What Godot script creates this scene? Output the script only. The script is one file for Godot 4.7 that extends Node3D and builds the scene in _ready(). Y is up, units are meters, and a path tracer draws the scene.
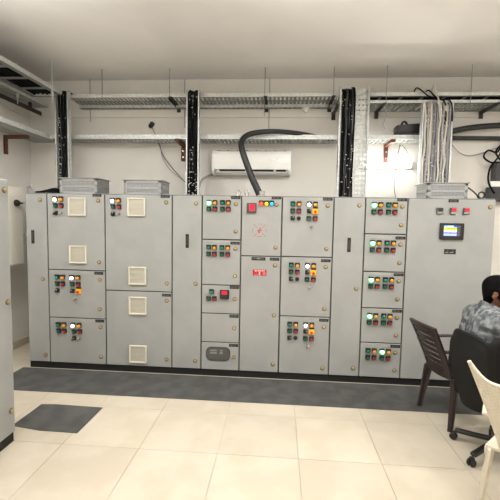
extends Node3D
# An electrical switch room: a line of grey switchgear cabinets under cable trays.

var used := {}
var cache := {}
var rng := RandomNumberGenerator.new()
var MT := {}

# ---------------------------------------------------------------- naming
func numbered(n: String) -> String:
	if not used.has(n):
		used[n] = 0
		return n
	used[n] += 1
	return "%s_%03d" % [n, used[n]]

func thing(called: String, label: String, category: String, at := Vector3.ZERO, turn := 0.0, group := "") -> Node3D:
	var o := Node3D.new()
	o.name = numbered(called)
	add_child(o)
	o.position = at
	o.rotation.y = turn
	return tag(o, label, category, group)

func tag(o, label: String, category: String, group := ""):
	o.set_meta("label", label)
	o.set_meta("category", category)
	if group != "":
		o.set_meta("group", group)
	return o

func put(called: String, mesh: Mesh, parent = null, at := Vector3.ZERO) -> MeshInstance3D:
	var o := MeshInstance3D.new()
	o.mesh = mesh
	o.position = at
	if parent == null:
		o.name = numbered(called)
		add_child(o)
	else:
		o.name = called
		parent.add_child(o, true)
	return o

# pairs: [[SurfaceTool, material], ...] become one mesh with one surface each
func join(pairs: Array) -> ArrayMesh:
	var m := ArrayMesh.new()
	for p in pairs:
		p[0].commit(m)
		m.surface_set_material(m.get_surface_count() - 1, p[1])
	return m

func obj(called: String, st: SurfaceTool, material: Material, parent = null, at := Vector3.ZERO) -> MeshInstance3D:
	return put(called, join([[st, material]]), parent, at)

func struct(called: String, st: SurfaceTool, material: Material, parent = null) -> MeshInstance3D:
	var o := obj(called, st, material, parent)
	if parent == null:
		o.set_meta("kind", "structure")
	return o

func says(o, label: String):
	o.set_meta("label", label)
	return o

const NTH := ["leftmost", "second", "third", "fourth", "fifth", "sixth", "seventh", "eighth", "ninth", "tenth", "eleventh", "twelfth", "thirteenth", "fourteenth", "fifteenth", "sixteenth", "seventeenth", "eighteenth"]

func nth(k: int, first := "leftmost", from := " from the left") -> String:
	return first if k == 0 else NTH[k] + from

# ---------------------------------------------------------------- shapes
func S() -> SurfaceTool:
	var st := SurfaceTool.new()
	st.begin(Mesh.PRIMITIVE_TRIANGLES)
	return st

func tri(st: SurfaceTool, a: Vector3, b: Vector3, c: Vector3, na: Vector3, nb: Vector3, nc: Vector3):
	if (c - a).cross(b - a).dot(na + nb + nc) < 0.0:
		var t := b
		b = c
		c = t
		t = nb
		nb = nc
		nc = t
	for v in [[a, na], [b, nb], [c, nc]]:
		st.set_normal(v[1])
		st.set_uv(Vector2(v[0].x, v[0].y))
		st.add_vertex(v[0])

func flat(st: SurfaceTool, pts: Array, away: Vector3):
	# a convex polygon whose normal points away from the point given
	var n: Vector3 = (pts[1] - pts[0]).cross(pts[2] - pts[0]).normalized()
	var mid := Vector3.ZERO
	for p in pts:
		mid += p
	mid /= pts.size()
	if n.dot(mid - away) < 0.0:
		n = -n
	for k in range(1, pts.size() - 1):
		tri(st, pts[0], pts[k], pts[k + 1], n, n, n)

# a box, chamfered by e when e > 0
func box(st: SurfaceTool, c: Vector3, s: Vector3, e := 0.0, b := Basis()):
	var h := s / 2.0
	if e <= 0.0:
		for ax in 3:
			for sg in [-1.0, 1.0]:
				var q := []
				for w in [[-1, -1], [1, -1], [1, 1], [-1, 1]]:
					var v := Vector3.ZERO
					v[ax] = sg * h[ax]
					v[(ax + 1) % 3] = w[0] * h[(ax + 1) % 3]
					v[(ax + 2) % 3] = w[1] * h[(ax + 2) % 3]
					q.append(c + b * v)
				flat(st, q, c)
		return
	var V := func(sg: Vector3, ax: int) -> Vector3:
		var v := Vector3(sg.x * (h.x - e), sg.y * (h.y - e), sg.z * (h.z - e))
		v[ax] = sg[ax] * h[ax]
		return c + b * v
	for ax in 3:
		var u := (ax + 1) % 3
		var w := (ax + 2) % 3
		for sg in [-1.0, 1.0]:
			var q := []
			for k in [[-1, -1], [1, -1], [1, 1], [-1, 1]]:
				var g := Vector3.ZERO
				g[ax] = sg
				g[u] = k[0]
				g[w] = k[1]
				q.append(V.call(g, ax))
			flat(st, q, c)
		for k in [[-1, -1], [1, -1], [1, 1], [-1, 1]]:
			var g1 := Vector3.ZERO
			g1[u] = k[0]
			g1[w] = k[1]
			var g2 := g1
			g1[ax] = -1
			g2[ax] = 1
			flat(st, [V.call(g1, u), V.call(g2, u), V.call(g2, w), V.call(g1, w)], c)
	for x in [-1, 1]:
		for y in [-1, 1]:
			for z in [-1, 1]:
				var g := Vector3(x, y, z)
				flat(st, [V.call(g, 0), V.call(g, 1), V.call(g, 2)], c)

func bar(st: SurfaceTool, a: Vector3, b: Vector3, w: float, h: float, e := 0.0, up := Vector3.UP):
	# a box from a to b, w across and h along up
	var d := b - a
	var x := d.normalized()
	var z := x.cross(up).normalized()
	var y := z.cross(x)
	box(st, (a + b) / 2.0, Vector3(d.length(), h, w), e, Basis(x, y, z))

func smooth_path(pts: Array, n := 6) -> Array:
	var out := []
	for i in pts.size() - 1:
		var p0: Vector3 = pts[max(i - 1, 0)]
		var p3: Vector3 = pts[min(i + 2, pts.size() - 1)]
		for k in n:
			out.append(pts[i].cubic_interpolate(pts[i + 1], p0, p3, float(k) / n))
	out.append(pts[-1])
	return out

func tube(st: SurfaceTool, pts: Array, r: float, n := 8, r2 := -1.0):
	var up := Vector3(0.31, 0.92, 0.2).normalized()
	var rings := []
	var last := pts.size() - 1
	for i in pts.size():
		var t: Vector3 = (pts[min(i + 1, last)] - pts[max(i - 1, 0)]).normalized()
		up = (up - t * up.dot(t)).normalized()
		var sd := t.cross(up)
		var rr := r if r2 < 0.0 else lerpf(r, r2, float(i) / last)
		var ring := []
		for k in n:
			var a := TAU * k / n
			var d := up * cos(a) + sd * sin(a)
			ring.append([pts[i] + d * rr, d])
		rings.append(ring)
	for i in last:
		for k in n:
			var a = rings[i][k]
			var b = rings[i][(k + 1) % n]
			var c = rings[i + 1][(k + 1) % n]
			var d = rings[i + 1][k]
			tri(st, a[0], b[0], c[0], a[1], b[1], c[1])
			tri(st, a[0], c[0], d[0], a[1], c[1], d[1])
	for e in [0, last]:
		var q := []
		for v in rings[e]:
			q.append(v[0])
		flat(st, q, pts[1] if e == 0 else pts[last - 1])

# prof: Vector2(radius, along) turned about the z axis of the basis
func lathe(st: SurfaceTool, prof: Array, at: Vector3, n := 12, b := Basis()):
	for i in prof.size() - 1:
		var p: Vector2 = prof[i]
		var q: Vector2 = prof[i + 1]
		var nr := (q.y - p.y)
		var nz := -(q.x - p.x)
		for k in n:
			var a0 := TAU * k / n
			var a1 := TAU * (k + 1) / n
			var d0 := Vector3(cos(a0), sin(a0), 0)
			var d1 := Vector3(cos(a1), sin(a1), 0)
			var n0 := b * (d0 * nr + Vector3(0, 0, nz)).normalized()
			var n1 := b * (d1 * nr + Vector3(0, 0, nz)).normalized()
			var A := at + b * (d0 * p.x + Vector3(0, 0, p.y))
			var B := at + b * (d1 * p.x + Vector3(0, 0, p.y))
			var C := at + b * (d1 * q.x + Vector3(0, 0, q.y))
			var D := at + b * (d0 * q.x + Vector3(0, 0, q.y))
			if p.x > 0.00001:
				tri(st, A, B, C, n0, n1, n1)
			if q.x > 0.00001:
				tri(st, A, C, D, n0, n1, n0)

# a polygon in xy made d thick along z
func prism(st: SurfaceTool, poly: PackedVector2Array, d: float, at := Vector3.ZERO, b := Basis()):
	var ix := Geometry2D.triangulate_polygon(poly)
	for sg in [-1.0, 1.0]:
		var nn := b * Vector3(0, 0, sg)
		for k in range(0, ix.size(), 3):
			var q := []
			for j in 3:
				var p := poly[ix[k + j]]
				q.append(at + b * Vector3(p.x, p.y, sg * d / 2.0))
			tri(st, q[0], q[1], q[2], nn, nn, nn)
	var cw := Geometry2D.is_polygon_clockwise(poly)
	for k in poly.size():
		var p := poly[k]
		var q := poly[(k + 1) % poly.size()]
		var e := (q - p).normalized()
		var n2 := Vector2(-e.y, e.x) if cw else Vector2(e.y, -e.x)
		var nn := b * Vector3(n2.x, n2.y, 0)
		var A := at + b * Vector3(p.x, p.y, -d / 2.0)
		var B := at + b * Vector3(q.x, q.y, -d / 2.0)
		var C := at + b * Vector3(q.x, q.y, d / 2.0)
		var D := at + b * Vector3(p.x, p.y, d / 2.0)
		tri(st, A, B, C, nn, nn, nn)
		tri(st, A, C, D, nn, nn, nn)

func rounded(w: float, h: float, r: float, n := 5) -> PackedVector2Array:
	var out := PackedVector2Array()
	for c in [[1, 1, 0.0], [-1, 1, PI / 2], [-1, -1, PI], [1, -1, PI * 1.5]]:
		for k in n + 1:
			var a: float = c[2] + PI / 2 * k / n
			out.append(Vector2(c[0] * (w / 2 - r) + r * cos(a), c[1] * (h / 2 - r) + r * sin(a)))
	return out

# a curved sheet f(u, v) of thickness t; both faces and the rim
func shell(st: SurfaceTool, f: Callable, nu: int, nv: int, t: float):
	var P := []
	for i in nu + 1:
		var row := []
		for j in nv + 1:
			var u := float(i) / nu
			var v := float(j) / nv
			var p: Vector3 = f.call(u, v)
			var du: Vector3 = f.call(u + 0.01, v) - f.call(u - 0.01, v)
			var dv: Vector3 = f.call(u, v + 0.01) - f.call(u, v - 0.01)
			var n := du.cross(dv).normalized()
			row.append([p + n * t / 2, p - n * t / 2, n])
		P.append(row)
	for i in nu:
		for j in nv:
			var a = P[i][j]
			var b = P[i + 1][j]
			var c = P[i + 1][j + 1]
			var d = P[i][j + 1]
			tri(st, a[0], b[0], c[0], a[2], b[2], c[2])
			tri(st, a[0], c[0], d[0], a[2], c[2], d[2])
			tri(st, a[1], b[1], c[1], -a[2], -b[2], -c[2])
			tri(st, a[1], c[1], d[1], -a[2], -c[2], -d[2])
	var mid: Vector3 = P[nu / 2][nv / 2][0]
	for i in nu:
		for j in [0, nv]:
			flat(st, [P[i][j][0], P[i + 1][j][0], P[i + 1][j][1], P[i][j][1]], mid)
	for j in nv:
		for i in [0, nu]:
			flat(st, [P[i][j][0], P[i][j + 1][0], P[i][j + 1][1], P[i][j][1]], mid)

# a sheet in the xy plane (z thick) pierced by nx by ny slots
func slotted(st: SurfaceTool, w: float, h: float, nx: int, ny: int, sx: float, sy: float, t: float, at := Vector3.ZERO, b := Basis()):
	# sx, sy: the open share of each cell
	var cx := w / nx
	var cy := h / ny
	for j in ny + 1:
		var hh := cy * (1.0 - sy) * (0.5 if j == 0 or j == ny else 1.0)
		var y := -h / 2 + j * cy + (hh / 2 if j == 0 else (-hh / 2 if j == ny else 0.0))
		box(st, at + b * Vector3(0, y, 0), Vector3(w, hh, t), 0.0, b)
	for j in ny:
		for i in nx + 1:
			var ww := cx * (1.0 - sx) * (0.5 if i == 0 or i == nx else 1.0)
			var x := -w / 2 + i * cx + (ww / 2 if i == 0 else (-ww / 2 if i == nx else 0.0))
			box(st, at + b * Vector3(x, -h / 2 + (j + 0.5) * cy, 0), Vector3(ww, cy * sy, t), 0.0, b)

# ---------------------------------------------------------------- smooth bodies: a field of joined tapered capsules, meshed as surface nets
# bones: [a, b, ra, rb] or [centre, radii, "ball"]
func body(bones: Array, cell: float, k: float, grow := 0.0) -> Array:
	var lo := Vector3(1e9, 1e9, 1e9)
	var hi := -lo
	for q in bones:
		var r: float
		if q.size() == 3:
			r = maxf(q[1].x, maxf(q[1].y, q[1].z)) + grow + k
			lo = lo.min(q[0] - Vector3(r, r, r))
			hi = hi.max(q[0] + Vector3(r, r, r))
		else:
			r = maxf(q[2], q[3]) + grow + k
			lo = lo.min(q[0].min(q[1]) - Vector3(r, r, r))
			hi = hi.max(q[0].max(q[1]) + Vector3(r, r, r))
	lo -= Vector3.ONE * cell * 2
	hi += Vector3.ONE * cell * 2
	var nx := int((hi.x - lo.x) / cell) + 1
	var ny := int((hi.y - lo.y) / cell) + 1
	var nz := int((hi.z - lo.z) / cell) + 1
	var F := PackedFloat32Array()
	F.resize(nx * ny * nz)
	F.fill(1.0)
	for q in bones:
		var ball: bool = q.size() == 3
		var a: Vector3 = q[0]
		var b: Vector3 = q[0] if ball else q[1]
		var r: float = (maxf(q[1].x, maxf(q[1].y, q[1].z)) if ball else maxf(q[2], q[3])) + grow + k + cell * 2
		var l3 := ((a.min(b) - Vector3(r, r, r) - lo) / cell).floor()
		var h3 := ((a.max(b) + Vector3(r, r, r) - lo) / cell).ceil()
		var ab := b - a
		var l2 := maxf(ab.length_squared(), 1e-9)
		for z in range(maxi(0, int(l3.z)), mini(nz, int(h3.z) + 1)):
			for y in range(maxi(0, int(l3.y)), mini(ny, int(h3.y) + 1)):
				var at := (z * ny + y) * nx
				for x in range(maxi(0, int(l3.x)), mini(nx, int(h3.x) + 1)):
					var p := lo + Vector3(x, y, z) * cell
					var d: float
					if ball:
						var e: Vector3 = (p - a) / (q[1] + Vector3.ONE * grow)
						var l: float = e.length()
						d = l * (l - 1.0) / maxf((e / (q[1] + Vector3.ONE * grow)).length(), 1e-6)
					else:
						var h := clampf((p - a).dot(ab) / l2, 0.0, 1.0)
						d = (p - a - ab * h).length() - lerpf(q[2], q[3], h) - grow
					var f := F[at + x]
					var m := maxf(k - absf(f - d), 0.0) / k
					F[at + x] = minf(f, d) - m * m * k * 0.25
	var ids := PackedInt32Array()
	ids.resize(nx * ny * nz)
	ids.fill(-1)
	var pos := PackedVector3Array()
	var nor := PackedVector3Array()
	var off := [0, 1, nx, nx + 1, nx * ny, nx * ny + 1, nx * ny + nx, nx * ny + nx + 1]
	var pairs := [[0, 1], [2, 3], [4, 5], [6, 7], [0, 2], [1, 3], [4, 6], [5, 7], [0, 4], [1, 5], [2, 6], [3, 7]]
	for z in nz - 1:
		for y in ny - 1:
			for x in nx - 1:
				var at := (z * ny + y) * nx + x
				var f0 := F[at]
				if f0 > cell * 3 or f0 < -cell * 3:
					continue
				var mask := 0
				for c in 8:
					if F[at + off[c]] < 0.0:
						mask |= 1 << c
				if mask == 0 or mask == 255:
					continue
				var sum := Vector3.ZERO
				var cnt := 0
				for e in pairs:
					var fa := F[at + off[e[0]]]
					var fb := F[at + off[e[1]]]
					if (fa < 0.0) != (fb < 0.0):
						var t := fa / (fa - fb)
						var pa := Vector3(e[0] & 1, (e[0] >> 1) & 1, e[0] >> 2)
						var pb := Vector3(e[1] & 1, (e[1] >> 1) & 1, e[1] >> 2)
						sum += pa.lerp(pb, t)
						cnt += 1
				ids[at] = pos.size()
				pos.append(lo + (Vector3(x, y, z) + sum / cnt) * cell)
				var g := Vector3(F[at + 1] + F[at + off[3]] + F[at + off[5]] + F[at + off[7]] - f0 - F[at + off[2]] - F[at + off[4]] - F[at + off[6]],
					F[at + off[2]] + F[at + off[3]] + F[at + off[6]] + F[at + off[7]] - f0 - F[at + 1] - F[at + off[4]] - F[at + off[5]],
					F[at + off[4]] + F[at + off[5]] + F[at + off[6]] + F[at + off[7]] - f0 - F[at + 1] - F[at + off[2]] - F[at + off[3]])
				nor.append(g.normalized())
	var idx := PackedInt32Array()
	var st3 := [1, nx, nx * ny]
	for z in range(1, nz - 1):
		for y in range(1, ny - 1):
			for x in range(1, nx - 1):
				var at := (z * ny + y) * nx + x
				if absf(F[at]) > cell * 3:
					continue
				for ax in 3:
					var f1 := F[at]
					var f2 := F[at + st3[ax]]
					if (f1 < 0.0) == (f2 < 0.0):
						continue
					var u: int = st3[(ax + 1) % 3]
					var w: int = st3[(ax + 2) % 3]
					var q := [ids[at], ids[at - u], ids[at - u - w], ids[at - w]]
					if q.min() < 0:
						continue
					if f1 < 0.0:
						idx.append_array([q[0], q[2], q[1], q[0], q[3], q[2]])
					else:
						idx.append_array([q[0], q[1], q[2], q[0], q[2], q[3]])
	return [pos, nor, idx]

func body_mesh(fields: Array, material: Material, turn := Transform3D()) -> ArrayMesh:
	# joins meshed fields; each is [positions, normals, indices] or those and a transform
	var P := PackedVector3Array()
	var N := PackedVector3Array()
	var I := PackedInt32Array()
	for f in fields:
		var t: Transform3D = f[3] if f.size() > 3 else turn
		var base := P.size()
		for v in f[0]:
			P.append(t * v)
		for n in f[1]:
			N.append(t.basis * n)
		for i in f[2]:
			I.append(base + i)
	var arr := []
	arr.resize(Mesh.ARRAY_MAX)
	arr[Mesh.ARRAY_VERTEX] = P
	arr[Mesh.ARRAY_NORMAL] = N
	arr[Mesh.ARRAY_INDEX] = I
	var m := ArrayMesh.new()
	m.add_surface_from_arrays(Mesh.PRIMITIVE_TRIANGLES, arr)
	m.surface_set_material(0, material)
	return m

# ---------------------------------------------------------------- materials
func rgb(r: float, g: float, b: float) -> Color:
	return Color(r / 255.0, g / 255.0, b / 255.0)

func noise_tex(freq: float, from: Color, to: Color, bump := false, a := 0.3, b := 0.7, seed_ := 1) -> NoiseTexture2D:
	var n := FastNoiseLite.new()
	n.seed = seed_
	n.noise_type = FastNoiseLite.TYPE_SIMPLEX_SMOOTH
	n.frequency = freq
	n.fractal_octaves = 4
	var t := NoiseTexture2D.new()
	t.width = 256
	t.height = 256
	t.seamless = true
	t.noise = n
	if bump:
		t.as_normal_map = true
		t.bump_strength = 2.0
	else:
		var g := Gradient.new()
		g.offsets = PackedFloat32Array([a, b])
		g.colors = PackedColorArray([from, to])
		t.color_ramp = g
	return t

func mat(c: Color, rough := 0.5, metal := 0.0) -> StandardMaterial3D:
	var m := StandardMaterial3D.new()
	m.albedo_color = c
	m.roughness = rough
	m.metallic = metal
	return m

func mottled(c: Color, rough: float, metal: float, freq: float, low: Color, scale: float, seed_ := 1) -> StandardMaterial3D:
	var m := mat(c, rough, metal)
	m.albedo_texture = noise_tex(freq, low, Color.WHITE, false, 0.3, 0.7, seed_)
	m.uv1_triplanar = true
	m.uv1_world_triplanar = true
	m.uv1_scale = Vector3.ONE * scale
	return m

func glow(c: Color, e: Color, energy: float) -> StandardMaterial3D:
	var m := mat(c, 0.3)
	m.emission_enabled = true
	m.emission = e
	m.emission_energy_multiplier = energy
	return m

func picture(img: Image, lit := 0.0, rough := 0.5) -> StandardMaterial3D:
	var m := mat(Color.WHITE, rough)
	var t := ImageTexture.create_from_image(img)
	if lit > 0.0:
		m.albedo_color = Color(0.03, 0.03, 0.03)
		m.emission_enabled = true
		m.emission = Color.WHITE
		m.emission_texture = t
		m.emission_operator = BaseMaterial3D.EMISSION_OP_MULTIPLY
		m.emission_energy_multiplier = lit
	else:
		m.albedo_texture = t
	return m

func canvas(w: int, h: int, c: Color) -> Image:
	var im := Image.create(w, h, false, Image.FORMAT_RGB8)
	im.fill(c)
	return im

func materials():
	MT.cabinet = mottled(rgb(153, 154, 151), 0.42, 0.0, 0.01, Color(0.975, 0.975, 0.975), 0.8)
	MT.cabinet.normal_enabled = true
	MT.cabinet.normal_texture = noise_tex(0.2, Color.BLACK, Color.WHITE, true)
	MT.cabinet.normal_scale = 0.05
	MT.frame = mat(rgb(150, 149, 143), 0.5)
	MT.gasket = mat(rgb(58, 58, 57), 0.8)
	MT.plinth = mat(rgb(14, 14, 14), 0.6)
	MT.wall = mottled(rgb(234, 231, 225), 0.85, 0.0, 0.006, Color(0.965, 0.962, 0.955), 0.35, 4)
	MT.ceiling = mottled(rgb(244, 241, 238), 0.9, 0.0, 0.006, Color(0.97, 0.97, 0.97), 0.35, 9)
	MT.tile = mottled(rgb(204, 194, 175), 0.4, 0.0, 0.012, Color(0.965, 0.96, 0.95), 0.7, 5)
	MT.grout = mat(rgb(188, 178, 160), 0.9)
	MT.mat = mottled(rgb(82, 82, 80), 0.75, 0.0, 0.016, Color(0.86, 0.86, 0.86), 0.9, 3)
	MT.mat.normal_enabled = true
	MT.mat.normal_texture = noise_tex(0.25, Color.BLACK, Color.WHITE, true)
	MT.mat.normal_scale = 0.4
	MT.skirting = mat(rgb(196, 186, 165), 0.5)
	MT.zinc = mottled(rgb(212, 215, 213), 0.42, 0.25, 0.04, Color(0.93, 0.93, 0.93), 2.0, 6)
	MT.zinc_dull = mottled(rgb(148, 151, 148), 0.5, 0.35, 0.04, Color(0.92, 0.92, 0.92), 2.0, 7)
	MT.brown = mat(rgb(92, 52, 36), 0.6)
	MT.black = mat(rgb(20, 20, 21), 0.5)
	MT.cable = mat(rgb(15, 16, 19), 0.5)
	MT.cable_grey = mat(rgb(164, 163, 160), 0.5)
	MT.cable_cream = mat(rgb(206, 201, 190), 0.5)
	MT.cable_slate = mat(rgb(132, 133, 140), 0.5)
	MT.hose = mat(rgb(38, 39, 39), 0.5)
	MT.tie = mat(rgb(225, 224, 216), 0.5)
	MT.cream = mat(rgb(208, 203, 188), 0.55)
	MT.mesh_dark = mat(rgb(170, 163, 148), 0.7)
	MT.brass = mat(rgb(182, 162, 118), 0.35, 0.5)
	MT.brass_dark = mat(rgb(118, 104, 72), 0.4, 0.4)
	MT.chrome = mat(rgb(190, 190, 186), 0.25, 0.8)
	MT.white = mat(rgb(238, 238, 234), 0.35)
	MT.yellow = mat(rgb(245, 178, 20), 0.45)
	MT.amber = glow(rgb(222, 146, 16), rgb(255, 150, 10), 0.1)
	MT.green = mat(rgb(0, 118, 92), 0.3)
	MT.green_button = mat(rgb(22, 84, 58), 0.4)
	MT.red = mat(rgb(150, 44, 46), 0.4)
	MT.estop_red = mat(rgb(215, 38, 22), 0.4)
	MT.lit_white = glow(rgb(250, 250, 250), Color.WHITE, 4.0)
	MT.lit_green = glow(rgb(120, 255, 170), rgb(60, 255, 140), 3.0)
	MT.lit_green_hot = glow(rgb(200, 255, 220), rgb(190, 255, 220), 4.5)
	MT.lit_red = glow(rgb(255, 60, 40), rgb(255, 70, 50), 2.2)
	MT.lit_yellow = glow(rgb(255, 200, 10), rgb(255, 205, 15), 1.4)
	MT.lit_blue = glow(rgb(30, 160, 230), rgb(30, 170, 240), 1.4)
	MT.display_red = glow(rgb(190, 10, 30), rgb(255, 12, 52), 1.1)
	MT.meter_grey = mat(rgb(70, 68, 68), 0.5)
	MT.meter_black = mat(rgb(32, 31, 33), 0.4)
	MT.steel_grey = mottled(rgb(160, 161, 160), 0.5, 0.1, 0.04, Color(0.97, 0.97, 0.97), 2.0, 8)
	MT.chair_brown = mat(rgb(50, 37, 37), 0.4)
	MT.chair_black = mat(rgb(34, 34, 33), 0.6)
	MT.pad = mottled(rgb(36, 35, 34), 0.75, 0.0, 0.08, Color(0.8, 0.8, 0.8), 4.0, 2)
	MT.chair_cream = mat(rgb(206, 198, 180), 0.45)
	MT.skin = mat(rgb(104, 66, 46), 0.5)
	MT.hair = mat(rgb(9, 8, 8), 0.85)
	MT.trousers = mat(rgb(36, 38, 46), 0.85)
	for m in [MT.hair, MT.pad, MT.chair_black, MT.cable]:
		m.metallic_specular = 0.2
	var g := Gradient.new()
	g.offsets = PackedFloat32Array([0.36, 0.46, 0.54, 0.66])
	g.colors = PackedColorArray([rgb(62, 66, 69), rgb(96, 100, 103), rgb(116, 120, 122), rgb(150, 153, 154)])
	MT.shirt = mat(Color(0.92, 0.92, 0.92), 0.85)
	var nt := noise_tex(0.018, Color.BLACK, Color.WHITE)
	nt.color_ramp = g
	nt.noise.fractal_octaves = 5
	MT.shirt.albedo_texture = nt
	MT.shirt.uv1_triplanar = true
	MT.shirt.uv1_scale = Vector3.ONE * 4.0

# ---------------------------------------------------------------- fittings on the cabinet doors
func fitting(kind: String) -> Mesh:
	if cache.has(kind):
		return cache[kind]
	var out: ArrayMesh
	var a := S()
	var b := S()
	match kind:
		"white", "green", "amber", "green_lit", "red_lit", "yellow_lit", "blue_lit", "green_push", "red_push":
			box(a, Vector3(0, 0, 0.008), Vector3(0.05, 0.05, 0.016), 0.004)
			box(a, Vector3(0, 0.017, 0.02), Vector3(0.046, 0.014, 0.026), 0.003)
			var push := kind.ends_with("push")
			lathe(b, [Vector2(0.019, 0.012), Vector2(0.019, 0.024), Vector2(0.016, 0.031 if push else 0.033), Vector2(0.008, 0.033 if push else 0.039), Vector2(0, 0.033 if push else 0.041)], Vector3(0, -0.01, 0), 14)
			var lens = {"white": MT.lit_white, "green": MT.green, "amber": MT.amber, "green_lit": MT.lit_green_hot, "red_lit": MT.lit_red, "yellow_lit": MT.lit_yellow, "blue_lit": MT.lit_blue, "green_push": MT.green_button, "red_push": MT.red}[kind]
			if kind == "green_lit":
				var c := S()
				lathe(c, [Vector2(0.026, 0.012), Vector2(0.026, 0.02), Vector2(0.0215, 0.026)], Vector3(0, -0.008, 0), 14)
				out = join([[a, MT.black], [b, lens], [c, MT.lit_green]])
			else:
				out = join([[a, MT.black], [b, lens]])
		"selector":
			box(a, Vector3(0, 0, 0.006), Vector3(0.046, 0.046, 0.012), 0.004)
			lathe(a, [Vector2(0.021, 0.01), Vector2(0.021, 0.022), Vector2(0.017, 0.026), Vector2(0, 0.026)], Vector3.ZERO, 14)
			box(a, Vector3(0, 0, 0.034), Vector3(0.014, 0.042, 0.02), 0.003, Basis(Vector3.BACK, -0.7))
			box(b, Vector3(0.009, 0.01, 0.045), Vector3(0.003, 0.016, 0.002), 0.0, Basis(Vector3.BACK, -0.7))
			out = join([[a, MT.black], [b, MT.white]])
		"round":
			lathe(a, [Vector2(0.022, 0), Vector2(0.022, 0.014), Vector2(0.016, 0.02), Vector2(0.015, 0.032), Vector2(0, 0.034)], Vector3.ZERO, 14)
			out = join([[a, MT.black]])
		"key":
			lathe(a, [Vector2(0.015, 0), Vector2(0.015, 0.01), Vector2(0.011, 0.016), Vector2(0, 0.016)], Vector3.ZERO, 12)
			box(a, Vector3(0.004, 0.002, 0.026), Vector3(0.006, 0.03, 0.026), 0.001, Basis(Vector3.BACK, -0.6))
			box(b, Vector3(-0.012, -0.018, 0.03), Vector3(0.03, 0.006, 0.004), 0.001, Basis(Vector3.BACK, 0.8))
			out = join([[a, MT.chrome], [b, MT.meter_grey]])
		"estop":
			box(a, Vector3(0, -0.004, 0.008), Vector3(0.058, 0.058, 0.016), 0.003)
			box(b, Vector3(0, 0.034, 0.007), Vector3(0.056, 0.018, 0.014), 0.002)
			var c := S()
			lathe(c, [Vector2(0.01, 0.014), Vector2(0.01, 0.02), Vector2(0.014, 0.023), Vector2(0.014, 0.029), Vector2(0.01, 0.032), Vector2(0, 0.032)], Vector3(0, -0.008, 0), 14)
			box(c, Vector3(0, -0.008, 0.034), Vector3(0.009, 0.026, 0.008), 0.002, Basis(Vector3.BACK, -0.6))
			out = join([[a, MT.yellow], [b, MT.black], [c, MT.estop_red]])
		"lock":
			lathe(a, [Vector2(0.0225, 0), Vector2(0.0225, 0.004), Vector2(0.019, 0.007), Vector2(0.017, 0.007), Vector2(0.0, 0.006)], Vector3.ZERO, 16)
			lathe(b, [Vector2(0.014, 0.006), Vector2(0.014, 0.01), Vector2(0.009, 0.013), Vector2(0, 0.013)], Vector3(0.001, 0.001, 0), 12)
			out = join([[a, MT.brass_dark], [b, MT.brass]])
		"plate", "plate_tall", "plate_long", "plate_square":
			var wh: Vector2 = {"plate": Vector2(0.1, 0.03), "plate_tall": Vector2(0.036, 0.15), "plate_long": Vector2(0.15, 0.034), "plate_square": Vector2(0.115, 0.052)}[kind]
			box(a, Vector3(0, 0, 0.0015), Vector3(wh.x, wh.y, 0.003))
			b = quad(wh * 0.94, Vector3(0, 0, 0.0035))
			out = join([[a, MT.black], [b, plate_print(kind)]])
		"print":
			b = quad(Vector2(0.15, 0.014), Vector3(0, 0, 0.0008))
			var im := canvas(150, 14, rgb(176, 174, 166))
			var x := 4
			rng.seed = 7
			while x < 140:
				var w := rng.randi_range(3, 8)
				im.fill_rect(Rect2i(x, 4, w, 6), rgb(112, 111, 106))
				x += w + rng.randi_range(2, 6)
			out = join([[b, picture(im)]])
		"vent":
			for s in [-1, 1]:
				box(a, Vector3(s * 0.092, 0, 0.013), Vector3(0.016, 0.2, 0.026), 0.005)
				box(a, Vector3(0, s * 0.092, 0.013), Vector3(0.168, 0.016, 0.026), 0.005)
			for k in 12:
				box(a, Vector3(0, -0.077 + k * 0.014, 0.012), Vector3(0.168, 0.011, 0.004), 0.0, Basis(Vector3.RIGHT, 0.5))
			box(b, Vector3(0, 0, 0.003), Vector3(0.176, 0.176, 0.006))
			out = join([[a, MT.cream], [b, MT.mesh_dark]])
		"meter":
			box(a, Vector3(0, 0, 0.012), Vector3(0.1, 0.1, 0.024), 0.004)
			b = quad(Vector2(0.058, 0.032), Vector3(0, 0.022, 0.0245))
			var c := S()
			for k in 4:
				box(c, Vector3(-0.024 + k * 0.016, -0.012, 0.025), Vector3(0.01, 0.008, 0.004), 0.001)
			out = join([[a, MT.meter_black], [b, MT.display_red], [c, MT.meter_grey]])
		"meter_tall":
			box(a, Vector3(0, 0, 0.014), Vector3(0.104, 0.104, 0.028), 0.005)
			for k in 3:
				b.append_from(join([[quad(Vector2(0.056, 0.02), Vector3(0.006, 0.026 - k * 0.022, 0.0285)), MT.display_red]]), 0, Transform3D())
			out = join([[a, MT.meter_grey], [b, MT.display_red]])
		"small_meter", "small_meter_off":
			box(a, Vector3(0, 0, 0.01), Vector3(0.062, 0.066, 0.02), 0.004)
			b = quad(Vector2(0.042, 0.026), Vector3(0.006, 0.012, 0.0205))
			var c := S()
			box(c, Vector3(0, -0.02, 0.021), Vector3(0.05, 0.018, 0.004), 0.001)
			out = join([[a, MT.meter_grey], [b, MT.display_red if kind == "small_meter" else MT.meter_black], [c, MT.frame]])
		"hmi":
			var f := rounded(0.235, 0.17, 0.006, 2)
			prism(a, f, 0.02, Vector3(0, 0, 0.01))
			b = quad(Vector2(0.165, 0.105), Vector3(0.0, 0.008, 0.0207))
			out = join([[a, MT.meter_black], [b, picture(hmi_picture(), 1.7, 0.2)]])
		"danger":
			box(a, Vector3(0, 0, 0.001), Vector3(0.148, 0.066, 0.002))
			b = quad(Vector2(0.146, 0.064), Vector3(0, 0, 0.0025))
			out = join([[a, MT.red], [b, picture(danger_picture())]])
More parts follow.
